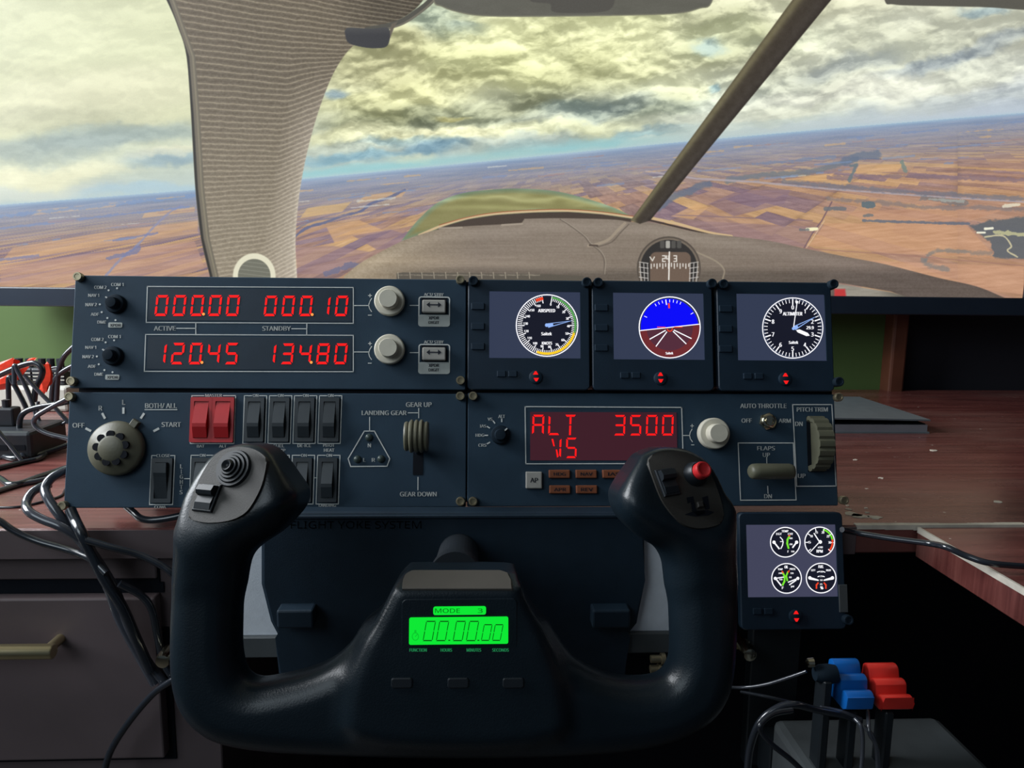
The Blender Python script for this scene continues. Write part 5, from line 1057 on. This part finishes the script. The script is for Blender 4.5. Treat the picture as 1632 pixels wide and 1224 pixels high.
# hat switch: stepped rubber rings
u, v = LF.px(373, 747, 0.0015); z = 0.0015; s_ = LF.s; prof = [(31*s_, z)]
for r0, r1, h0, h1 in ((30, 25.5, .0008, .0020), (24.5, 20, .0016, .0032), (19, 15, .0030, .0046), (14, 10.5, .0044, .0060)):
    prof += [(r0*s_, z+h0), ((r0-.8)*s_, z+h1), (r1*s_, z+h1), ((r1-.8)*s_, z+h1-.0010)]
prof += [(9.5*s_, z+.0072), (8*s_, z+.0080), (6.5*s_, z+.0078), (4*s_, z+.0064), (2*s_, z+.0062), (0, z+.0070)]
obj('hat_switch', lathe(B(), prof, (u, v, 0), 40), 'yoke_rubber', lp, LF, smooth=50)
def tilt_rocker(F, plate, p, name):
    q = [np.array(F.px(x, y, 0.0015)) for x, y in p]
    b = prism(B(), [tuple(a) for a in q], -0.002, 0.0032, 0.0007); c = np.mean(q, 0)
    o = obj(name, b, 'yoke_rubber', plate, F)
    k = bmesh.new(); def_ = lambda a, b_: tuple(q[0]*(1-a)*(1-b_)+q[1]*a*(1-b_)+q[2]*a*b_+q[3]*(1-a)*b_)
    rows = [(0.06, .0034), (.10, .0072), (.30, .0080), (.42, .0066), (.46, .0040), (.70, .0046), (.92, .0036)]
    Ls = [(k.verts.new((*def_(.10, b_), z)), k.verts.new((*def_(.90, b_), z))) for b_, z in rows]; Gs = [(k.verts.new((*def_(.10, b_), .001)), k.verts.new((*def_(.90, b_), .001))) for b_, z in rows]
    for i in range(len(rows)-1):
        k.faces.new((Ls[i][0], Ls[i][1], Ls[i+1][1], Ls[i+1][0])); k.faces.new((Ls[i][0], Ls[i+1][0], Gs[i+1][0], Gs[i][0])); k.faces.new((Ls[i][1], Gs[i][1], Gs[i+1][1], Ls[i+1][1]))
    bmesh.ops.recalc_face_normals(k, faces=k.faces[:])
    t = bmesh.new(); add(t, k); obj('thumb_paddle' if name == 'trim_rocker' else 'thumb_paddle', t, 'yoke_rubber', plate, F)
tilt_rocker(LF, lp, [(325.5, 771), (355, 773.5), (338, 817.5), (307, 814)], 'trim_rocker')
tilt_rocker(RF, rp_, [(1042, 750), (1069, 746), (1084, 788), (1058, 792.5)], 'trim_rocker')
u, v = RF.px(1107.5, 756, 0.0015); s_ = RF.s
obj('button_collar', lathe(B(), [(20.5*s_, .001), (20*s_, .0025), (17*s_, .0062), (15*s_, .0075), (14*s_, .0070), (0, .0070)], (u, v, 0), 36), 'yoke_rubber', rp_, RF, smooth=40)
o = obj('thumb_button', lathe(B(), [(13.6*s_, .006), (13.6*s_, .0110), (12.6*s_, .0122), (10.5*s_, .0124), (7*s_, .0114), (3*s_, .0109), (0, .0108)], (u, v, 0), 36), 'red_plastic', rp_, RF, smooth=45); o['label'] = 'red dished thumb button'
sb_ = B()
for pts in ([(1094, 793), (1105, 791), (1108, 808), (1111, 815), (1122, 813), (1125, 819), (1111, 822), (1103, 815), (1101, 800), (1096, 802)], [(1119, 793), (1128, 790), (1131, 811), (1124, 812), (1121, 800)], [(1091, 820), (1108, 814), (1128, 813), (1138, 816), (1130, 821), (1108, 823)]):
    flat(sb_, [RF.px(x, y, .0018) for x, y in pts], .0018)
obj('mode_slot', sb_, 'hole_black', rp_, RF); sl_ = prism(B(), [RF.px(x, y, .003) for x, y in ((1110, 800), (1119, 799), (1121, 808), (1112, 809))], .0016, .0042, .0006); obj('mode_lever', sl_, 'yoke_plate', rp_, RF)
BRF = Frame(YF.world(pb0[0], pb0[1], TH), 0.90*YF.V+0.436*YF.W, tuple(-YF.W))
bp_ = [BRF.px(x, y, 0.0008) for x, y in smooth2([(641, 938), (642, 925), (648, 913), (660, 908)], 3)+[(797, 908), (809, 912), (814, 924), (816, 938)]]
o = obj('brow_strip', prism(B(), bp_, -0.001, 0.0008, 0.0004), 'brow_grey', yk, BRF); o['label'] = 'paler grey strip added to brighten the brow above the clock'  # strip in a paler grey, added to brighten the hub's brow
# clock in the hub
wL = TH+0.0004
HFp = lambda x, y, w=wL: YF.px(x, y, w)
def hub_rect(x0, y0, x1, y1, z0, z1, r, m, name, parent, bev=0.0):
    (a, d_), (c, b_) = HFp(x0, y0, z1), HFp(x1, y1, z1); return obj(name, prism(B(), rrect(a, b_, c, d_, r, 4), z0, z1, bev), m, parent, YF)
win = hub_rect(640, 955, 824, 1044, TH-0.004, TH+0.0004, 0.003, 'yoke_black', 'clock', yk, 0.0005); win['label'] = 'stopwatch clock with lit green display'
md = hub_rect(690.5, 967.2, 774.6, 979.6, TH, TH+0.0012, 0.0012, 'lcd_green', 'mode_display', win); md['label'] = 'lit green strip reading MODE 3'
ld = hub_rect(652.2, 984.6, 810, 1026, TH, TH+0.0012, 0.0010, 'lcd_green', 'time_display', win); ld['label'] = 'lit green display'
ik = B(); wI = TH+0.0016
text(ik, YF, 'MODE', 693, 969.8, 733.5, 976.8, wI, 0.0); text(ik, YF, '3', 761, 969.8, 769.5, 976.8, wI, 0.0)
for i, x in enumerate((673.5, 694.6, 721.4, 742.4)): seg_digit(ik, YF, '0', x, 989.4, x+21.4, 1021.8, wI, 0.085, 0.27, 0.02)
for x in (766.4, 784.0): seg_digit(ik, YF, '0', x, 994.8, x+18.6, 1021.4, wI, 0.09, 0.27, 0.02)
for x, y in ((716, 1020.5), (762.4, 1020.5)): stroke(ik, YF, [(x-.8, y), (x+.8, y)], 1.6, wI)
obj('clock_digits', ik, 'lcd_ink', win, YF)
gk = B(); stroke(gk, YF, [(662+5*math.cos(a), 1014.5+6*math.sin(a)) for a in np.linspace(0, 2*math.pi, 17)[:-1]], 1.3, wI, True); stroke(gk, YF, [(662, 1005.5), (662, 1008)], 3, wI); stroke(gk, YF, [(662, 1014.5), (665, 1011)], 1.2, wI)
obj('stopwatch_symbol', gk, 'lcd_ghost', win, YF)
lb_ = B()
for s, x0, x1 in (('FUNCTION', 652.5, 680.4), ('HOURS', 702, 720.6), ('MINUTES', 743.5, 767), ('SECONDS', 784.4, 811)): text(lb_, YF, s, x0, 1033.4, x1, 1038.6, TH+.0010, 0.01)
obj('lettering', lb_, 'label_green', win, YF)
for x in (640, 730, 818):
    r_ = hub_rect(x-17, 1081, x+17, 1097, TH-0.002, TH+0.0016, 0.0015, 'yoke_rubber', 'clock_button', yk, 0.0006)
# shaft and the box behind
u, v = YF.px(726, 916, -0.03)
sh = B(); lathe(sh, [(0, -0.138), (0.0150, -0.138), (0.0150, -0.036), (0.0165, -0.034), (0.0165, -0.018), (0, -0.018)], (u, v, 0), 36); obj('shaft', sh, 'yoke_rubber', yk, YF, smooth=40)
BY = -0.066
BF = leaning((0, BY, 0), 0.0); BF.s = 0.42e-3
bx_ = [(415, 817), (415, 932), (430, 992), (440, 1011), (445, 1013), (445, 1100), (998, 1100), (998, 1013), (1003, 1011), (1016, 995), (1028, 925), (1028, 817)]
obj('housing', prism(B(), [BF.px(x, y) for x, y in bx_], -0.014, 0, 0.003), 'box_black', yk, BF)
tx_ = text(B(), BF, 'FLIGHT YOKE SYSTEM', 463, 830.6, 672, 842.4, 0.0004, 0.01); obj('lettering', tx_, 'box_print', yk, BF)
ridge = B(); (a, d_), (c, b_) = BF.px(420, 821), BF.px(1024, 824); box(ridge, a, b_, -0.001, c, d_, 0.002, 0.0005, 1); obj('housing_rib', ridge, 'box_black', yk, BF)
for x0, x1 in ((447, 505), (941, 999)):
    (a, d_), (c, b_) = BF.px(x0, 962), BF.px(x1, 990); obj('guide_block', box(B(), a, b_, -0.002, c, d_, 0.012, 0.0015), 'box_black', yk, BF)
MPF = leaning((0, -0.056, 0), 0.0)
(a, d_), (c, b_) = MPF.px(345, 828), MPF.px(1110, 1012)
o = obj('mounting_plate', box(B(), a, b_, -0.004, c, d_, 0.0, 0.0008, 1), 'plate_metal', yk, MPF); o['label'] = 'pale metal plate'
(a, d_), (c, b_) = MPF.px(300, 1013), MPF.px(1150, 1036); obj('clamp_bar', box(B(), a, b_, -0.012, c, d_, 0.004, 0.001, 1), 'quadrant_grey', yk, MPF)
for x, y in ((268, 1043), (1188, 1033)):
    p = at_y(x, y, -0.06); sc_ = B(); lathe(sc_, [(0, p[1]-.012), (.005, p[1]-.011), (.0062, p[1]-.006), (.0062, p[1]+.004), (0.003, p[1]+.004), (.003, p[1]+.022), (0, p[1]+.022)], (p[0], 0, p[2]), 20, 1)
    q = at_y(x, y, -0.04); box(sc_, min(p[0], at_y(310 if x < 700 else 1140, y, -.06)[0]), p[1]+.004, p[2]-.003, max(p[0], at_y(310 if x < 700 else 1140, y, -.06)[0]), p[1]+.014, p[2]+.003)
    obj('clamp_screw', sc_, 'chrome', yk, WORLD, smooth=40)
for x, y, l in ((1050, 1050, 8), (1046, 1066, 6)):
    p = at_y(x, y, -0.07); sc_ = B(); lathe(sc_, [(0, p[0]-l*.0004*2), (.0030, p[0]-l*.0004*2), (.0030, p[0]+l*.0002), (.0045, p[0]+l*.0002), (.0045, p[0]+l*.0006), (0, p[0]+l*.0006)], (0, p[1], p[2]), 16, 0); obj('bolt', sc_, 'screw_metal', yk, WORLD, smooth=40)

# ------------------------------------------------------------------ throttle quadrant
QY = -0.13
def cap_prism(name, x0, x1, ytop, ybot, m, parent, lobes=3, dep=0.018):
    zt, zb = at_y(0.5*(x0+x1), ytop, QY+dep/2)[2], at_y(0.5*(x0+x1), ybot, QY-dep/2)[2]
    a, b_ = at_y(x0, ytop+8, QY+dep/2)[0], at_y(x1, ytop+8, QY+dep/2)[0]
    P_ = []; steps = ((dep*.62, zt), (dep*.02, zt-0.0055), (-dep*.52, zt-0.012))
    for y_, z_ in steps:
        for k in range(7):
            t = math.radians(150-k*22); P_.append((QY+y_+0.0048*-math.cos(t)*-1, z_-0.0042+0.0042*math.sin(t)))
    P_ += [(QY-dep*.80, zb+0.012), (QY-dep*.74, zb+0.003), (QY-dep*.5, zb), (QY+dep*.5, zb), (QY+dep*.82, zb+0.006), (QY+dep*.92, zt-0.012)]
    P2 = []
    ordered = sorted(P_[:21], key=lambda p: -p[0])+P_[21:]
    bm = B(); A = [bm.verts.new((a, p[0], p[1])) for p in ordered]; Bv = [bm.verts.new((b_, p[0], p[1])) for p in ordered]; n = len(ordered)
    for k in range(n): bm.faces.new((A[k], A[(k+1) % n], Bv[(k+1) % n], Bv[k]))
    fa, fb_ = bm.faces.new(A), bm.faces.new(Bv); bmesh.ops.recalc_face_normals(bm, faces=bm.faces[:])
    bmesh.ops.bevel(bm, geom=list(set(fa.edges) | set(fb_.edges)), offset=0.0009, segments=2, profile=0.5, affect='EDGES')
    return obj(name, bm, m, parent, smooth=32), (a+b_)/2, zb
qx0, qx1 = at_y(1235, 1140, -0.08)[0], at_y(1500, 1140, -0.08)[0]
qd = thing('throttle_quadrant', 'throttle quadrant with a black, a blue and a red lever', 'throttle', ((qx0+qx1)/2, QY, -0.20))
hq = B(); box(hq, qx0, -0.205, -0.215, qx1, -0.075, -0.142, 0.006); obj('housing', hq, 'quadrant_grey', qd)
box_ = B(); box(box_, qx0-0.01, -0.052, -0.20, qx0+0.03, -0.040, -DESK_T-0.0005, 0.001, 1); box(box_, qx0, -0.076, -0.20, qx0+0.03, -0.0515, -0.165, 0.001, 1); box(box_, qx0-0.01, -0.0405, -0.045, qx0+0.03, DESK_Y+0.03, -DESK_T-0.0005, 0.001, 1); obj('clamp', box_, 'quadrant_black', qd)
def lever(x, zb, m='quadrant_black'):
    b = B(); box(b, x-0.0032, QY-0.007, -0.165, x+0.0032, QY+0.007, zb+0.002, 0.0012, 1); return obj('lever', b, m, qd)
for x0, x1, yt, yb, m, nm in ((1327, 1369, 1053, 1131, 'blue_cap', 'blue propeller lever knob'), (1382, 1430, 1060, 1131, 'red_cap', 'red mixture lever knob')):
    P0 = at_y((x0+x1)/2, yb, QY)
    lv = lever(P0[0]+0.002, P0[2]); c_, xm, zb = cap_prism('lever_knob', x0, x1, yt, yb, m, lv); c_['label'] = nm
p = at_y(1316, 1074, QY); lv = lever(p[0]-0.001, p[2]-0.004); kb_ = lathe(B(), [(0, p[0]-.0085), (.0045, p[0]-.008), (.0064, p[0]-.004), (.0068, p[0]+.002), (.006, p[0]+.007), (0, p[0]+.0085)], (0, QY, p[2]), 20, 0)
o = obj('lever_knob', kb_, 'knob_black', lv, smooth=60); o['label'] = 'black throttle lever knob'
p = at_y(1291, 1056, QY); o = obj('chrome_glint', lathe(B(), [(0, p[0]-.003), (.003, p[0]-.002), (.0035, p[0]+.002), (0, p[0]+.003)], (0, QY, p[2]), 14, 0), 'chrome', lv, smooth=60)  # small chrome bead added as the glint beside the black lever

# ------------------------------------------------------------------ things lying on the desk
b0 = at_z(1481, 691, 0); b1 = at_z(1404, 641, 0.01)
bd = thing('binder', 'flat grey binder lying at the back of the desk beside the instrument stack', 'binder', ((b0[0]+0.05)/1, (b0[1]+b1[1])/2, 0.0))
bw = 0.30
def sheet(z0, z1, inset, m, name, lift=0.0):
    b = B(); n = 10; xs_ = np.linspace(b0[0]-bw+inset, b0[0]-inset, n+1); ya, yb = b0[1]+inset, b1[1]-inset
    T_ = []
    for i, x in enumerate(xs_):
        l = lift*math.sin(math.pi*i/n); row = []
        for y, z in ((ya, z0+l), (ya, z1+l), (yb, z1+l*.4), (yb, z0+l*.4)): row.append(b.verts.new((x, y, z)))
        T_.append(row)
    for r0, r1 in zip(T_, T_[1:]):
        for k in range(4): b.faces.new((r0[k], r0[(k+1) % 4], r1[(k+1) % 4], r1[k]))
    b.faces.new(T_[0]); b.faces.new(T_[-1]); bmesh.ops.recalc_face_normals(b, faces=b.faces[:]); return obj(name, b, m, bd)
sheet(0.0, 0.002, 0, 'binder_grey', 'back_cover'); sheet(0.002, 0.011, 0.002, 'binder_page', 'pages'); sheet(0.0115, 0.0125, 0.004, 'hole_black', 'gap', 0.001); sheet(0.0165, 0.0185, 0, 'binder_grey', 'front_cover', 0.002)  # the black sheet stands in for the shaded gap under the cover
sheet(0.011, 0.0165, 0.010, 'hole_black', 'spine_filler')

def wp(p, Y, r):
    """pixel to a point at depth Y, resting on the desk if that would be below its top"""
    if len(p) == 3: return at_y(p[0], p[1], p[2])
    q = at_y(p[0], p[1], Y)
    if q[2] < r and Y > DESK_Y: q = at_z(p[0], p[1], r)
    return q
def cable(label, pts, r=0.0028, m='cable_black', Y=0.24, group=None, plugs=()):
    P_ = [wp(p, Y, r) for p in pts]; b = tube(B(), P_, r, 10)
    o = obj('cable', b, m, None, smooth=60); tag(o, label, 'cable', group)
    for (i, l, w_, d_) in plugs:
        e = np.array(P_[i]); f_ = np.array(P_[1] if i == 0 else P_[-2]); dr = (e-f_)/np.linalg.norm(e-f_)
        pb_ = B(); tube(pb_, [e-dr*l*.2, e+dr*l*.1, e+dr*l], lambda t: w_*(0.55 if t < .3 else 1.0), 8, False); k = obj('plug', pb_, 'hub_black', o, smooth=40)
    return o
hub0, hub1 = at_z(-40, 733, 0), at_z(61, 729, 0)
hb_ = thing('usb_hub', 'small black connector box on the desk left of the stack', 'hub', ((hub0[0]+hub1[0])/2, hub0[1]+0.03, 0))
obj('body', box(B(), hub0[0], hub0[1], 0, hub1[0], hub0[1]+0.07, 0.030, 0.004), 'hub_black', hb_)
for k in range(4): x = hub1[0]-0.012-k*0.018; obj('port', box(B(), x-0.006, hub0[1]-0.0006, 0.010, x+0.006, hub0[1]+0.002, 0.016), 'hole_black', hb_)
q = at_y(14, 690, hub0[1]+0.035); pl_ = B(); box(pl_, q[0]-0.011, q[1]-0.008, 0.0302, q[0]+0.011, q[1]+0.008, 0.050, 0.002); tube(pl_, [(q[0], q[1], .049), (q[0], q[1], .058)], 0.004, 10, False); obj('plug', pl_, 'hub_black', hb_)
ps0 = at_z(-30, 656, 0); ps1 = at_z(122, 652, 0)
st_ = thing('power_strip', 'pale power strip with black plugs at the back of the desk', 'power strip', ((ps0[0]+ps1[0])/2, ps0[1]+0.03, 0))
obj('body', box(B(), ps0[0], ps0[1], 0, ps1[0], ps0[1]+0.055, 0.035, 0.004), 'plug_white', st_)
for k, px_ in enumerate((36, 52, 72, 86, 101)):
    q = at_y(px_, 640, ps0[1]+0.028); pl_ = B(); box(pl_, q[0]-0.010, q[1]-0.012, 0.0352, q[0]+0.010, q[1]+0.012, 0.060, 0.003); tube(pl_, [(q[0], q[1], .058), (q[0], q[1], .072)], 0.005, 10, False); o = obj('plug', pl_, 'hub_black', st_)
    for j in range(3): obj('plug_pin_band', box(B(), q[0]-0.0104, q[1]-0.0125, 0.042+j*0.005, q[0]+0.0104, q[1]-0.0118, 0.0435+j*0.005), 'plug_white', o)
def film(label, pts, Y, depth):
    b = B(); P_ = [at_y(x, y, Y) for x, y in pts]; n = 6
    top = [np.array(p) for p in P_]; c = np.mean(top, 0); rings = []
    for k in range(n+1):
        t = k/n; off = np.array([0.006*math.sin(5*t+len(label)), depth*t, 0.004*math.sin(7*t+1)])
        rings.append([b.verts.new(c+(p-c)*(1-0.25*t)+off+np.array([0, 0, 0.003*math.sin(9*t+i)])) for i, p in enumerate(top)])
    for A, Bv in zip(rings, rings[1:]):
        for i in range(len(top)): b.faces.new((A[i], A[(i+1) % len(top)], Bv[(i+1) % len(top)], Bv[i]))
    b.faces.new(rings[0]); b.faces.new(rings[-1]); bmesh.ops.recalc_face_normals(b, faces=b.faces[:])
    tag(obj('red_strap', b, 'red_film', None), label, 'strap', 'red plastic straps among the cables')
film('crumpled red plastic strap by the left edge, above the thick black lead', [(-12, 588), (15, 577), (14, 591), (4, 600), (-12, 606)], 0.34, 0.02)
film('red plastic strap sloping down behind the cables at the left edge', [(-12, 612), (6, 606), (22, 596), (36, 580), (51, 571), (38, 588), (24, 606), (10, 616), (-12, 622)], 0.36, 0.015)
film('tall red plastic strap between the cable arch and the instrument stack', [(66, 584), (72, 588), (75, 602), (74, 612), (69, 618), (68, 626), (62, 622), (60, 614), (67, 600)], 0.30, 0.012)
G_ = None
cable('thick black lead arching highest over the power strip', [(-12, 603), (16, 590), (39, 581), (57, 579), (67, 588), (66, 600), (58, 616), (54, 640)], 0.0034, 'cable_black', 0.28)
cable('shiny grey cable dropping steeply through the middle of the cable heap', [(23, 612), (23, 583), (29, 593), (39, 612), (50, 638), (57, 660), (62, 676)], 0.0026, 'cable_grey', 0.26)
cable('black lead running from the tall plug down to the connector box', [(14, 676), (14, 640), (14, 602), (22, 612), (37, 640), (43, 654)], 0.0028, 'cable_black', 0.27)
cable('pale grey straight cable slanting down to the stack edge', [(39, 598), (60, 622), (86, 648), (110, 674)], 0.0022, 'cable_grey', 0.22)
cable('silvery cable folding back in a loop beside the switch panel', [(110, 634), (78, 651), (58, 664), (55, 677), (73, 690), (112, 700)], 0.0026, 'cable_grey', 0.18)
cable('black cable hooked over and dropping to the desk beside the connector box', [(110, 640), (86, 645), (57, 650), (37, 659), (31, 677), (35, 708), (36, 731)], 0.0030, 'cable_black', 0.20)
cable('thin grey cable slanting in front of the connector box', [(-12, 675), (0, 691), (17, 711), (34, 733)], 0.0022, 'cable_grey', 0.17)
cable('slim grey cable sagging below the plugs near the stack', [(61, 640), (60, 660), (68, 679), (84, 683), (110, 670)], 0.0018, 'cable_grey', 0.24)
cable('black cable lying along the front of the connector box', [(-12, 722), (16, 730), (37, 729), (73, 721), (112, 708)], 0.0030, 'cable_black', 0.22)
cable('black cable curving back from the desk behind the connector box', [(-12, 748), (34, 737), (63, 730), (76, 717), (72, 697), (66, 690)], 0.0026, 'cable_black', 0.22)
cable('black cable bent low on the bare desk below the connector box', [(-12, 757), (2, 764), (15, 772), (34, 770), (65, 759), (114, 743)], 0.0030, 'cable_black', 0.2)
cable('grey cable lying straight across the bare desk to the stack', [(-12, 785), (31, 772), (71, 764), (112, 751)], 0.0024, 'cable_grey', 0.2)
cable('thin black wire lying nearest the front edge of the desk', [(-12, 809), (31, 807.5), (73, 798), (97, 790), (104, 780)], 0.0010, 'cable_black', 0.2)
cable('black lead rising behind the radio panel from the power strip', [(122, 548), (103, 567), (95, 585), (92, 605), (90, 640)], 0.0034, 'cable_black', 0.42)
cable('black lead crossing close to the radio panel edge', [(122, 580), (100, 592), (89, 603), (84, 615), (82, 640)], 0.0034, 'cable_black', 0.42)
cable('thin dark wire looping over the green wall behind the plugs', [(72, 592), (84, 586), (98, 586), (112, 591)], 0.0016, 'cable_black', 0.44)
FH = DESK_Y-0.012
cable('thick grey cable leaving the stack and hanging in front of the drawers', [(112, 748, -0.02), (98, 753, -0.025), (81, 763, -0.03), (72, 779, -0.035), (78, 797, -0.042), (94, 820, FH), (112, 842, FH), (148, 888, FH), (172, 935, FH), (190, 985, FH), (222, 1045, FH), (247, 1090, FH)], 0.0036, 'cable_grey')
cable('thick dark cable bowing widest over the desk edge into the drawer bundle', [(80, 771, -0.02), (66, 776, -0.025), (51, 785, -0.03), (42, 801, -0.038), (46, 815, FH-0.002), (68, 828, FH-.006), (100, 841, FH-.008), (135, 866, FH-.006), (160, 900, FH-.006), (186, 945, FH-.006), (206, 1000, FH-.004), (236, 1055, FH), (262, 1088, FH)], 0.0034, 'cable_grey')
cable('dark cable hanging from under the switch panel into the drawer bundle', [(112, 812, -0.045), (120, 830, FH-.004), (130, 850, FH-.012), (147, 884, FH-.012), (168, 925, FH-.012), (195, 968, FH-.010), (218, 1020, FH-.006), (240, 1070, FH-.004)], 0.0040, 'cable_black')
cable('dark cable sagging over the drawer front from the left edge', [(-12, 826, FH), (0, 831, FH), (24, 847, FH), (61, 863, FH), (110, 877, FH-.002), (146, 892, FH-.010), (170, 914, FH-.016)], 0.0026, 'cable_black')
cable('dark cable running right from the bundle towards the yoke', [(138, 861, FH-.016), (180, 873, FH-.014), (221, 884, FH-.01), (257, 901, FH-.01), (280, 920, FH-.01), (300, 950, FH)], 0.0026, 'cable_black')
cable('black cable curling down the right end of the drawer front', [(190, 930, FH-.016), (225, 949, FH-.01), (242, 972, FH-.008), (250, 1008, FH-.006), (260, 1053, FH-.004), (274, 1077, FH-.004), (290, 1100, FH)], 0.0028, 'cable_black')
cable('black cable dangling lowest in front of the drawer corner', [(285, 1078, FH-.012), (273, 1085, FH-.012), (242, 1108, FH-.01), (204, 1153, FH-.01), (176, 1198, FH-.01), (164, 1240, FH-.01)], 0.0026, 'cable_black')
cable('black cable drooping under the switch panel over the bright desk edge', [(200, 806, -0.02), (213, 817, -0.026), (224, 826, -0.032), (242, 829, -0.035), (268, 826, -0.035), (300, 819, -0.033)], 0.0028, 'cable_black')
cable('black lead crossing the chipped edge of the side wing', [(1342, 844, -0.075), (1365, 849, -0.07), (1420, 858, -0.085), (1480, 866, -0.10), (1508, 872, -0.115), (1540, 886, -0.122), (1580, 898, -0.13), (1650, 904, -0.13)], 0.0022, 'cable_black')
cable('thin wire running out from under the yoke to the throttle levers', [(1150, 1094, -0.10), (1180, 1096, -0.10), (1220, 1091, -0.11), (1262, 1078, -0.12), (1285, 1070, -0.125)], 0.0012, 'cable_grey')
cable('faint thin wire below the yoke reaching the throttle housing', [(1180, 1102, -0.10), (1230, 1112, -0.11), (1270, 1121, -0.11), (1300, 1128, -0.11)], 0.0012, 'cable_black')
cable('wide black cable loop left of the throttle levers', [(1190, 1240, -0.15), (1196, 1190, -0.15), (1212, 1150, -0.15), (1240, 1128, -0.15), (1268, 1123, -0.15), (1300, 1131, -0.145), (1345, 1140, -0.14), (1372, 1150, -0.14)], 0.0024, 'cable_black')
cable('inner black cable loop on the throttle housing', [(1290, 1240, -0.17), (1262, 1212, -0.17), (1232, 1188, -0.17), (1214, 1168, -0.17), (1212, 1155, -0.17), (1232, 1138, -0.165), (1262, 1132, -0.16)], 0.0018, 'cable_black')
cable('grey wire curling down below the blue lever', [(1383, 1130, -0.135), (1384, 1150, -0.145), (1386, 1170, -0.15), (1396, 1190, -0.15), (1400, 1240, -0.15)], 0.0014, 'cable_grey')
cable('grey wire twisting left of the red lever stem', [(1362, 1145, -0.145), (1372, 1158, -0.15), (1375, 1185, -0.15), (1372, 1240, -0.15)], 0.0014, 'cable_grey')
cable('grey wire bowing out towards the red lever stem', [(1376, 1158, -0.145), (1390, 1172, -0.15), (1399, 1200, -0.15), (1401, 1245, -0.15)], 0.0014, 'cable_grey')
cable('thin cable crossing between the black and blue lever stems', [(1308, 1128, -0.14), (1330, 1132, -0.14), (1352, 1138, -0.14), (1372, 1146, -0.14)], 0.0016, 'cable_grey')

bpy.data.objects.remove(_fo)
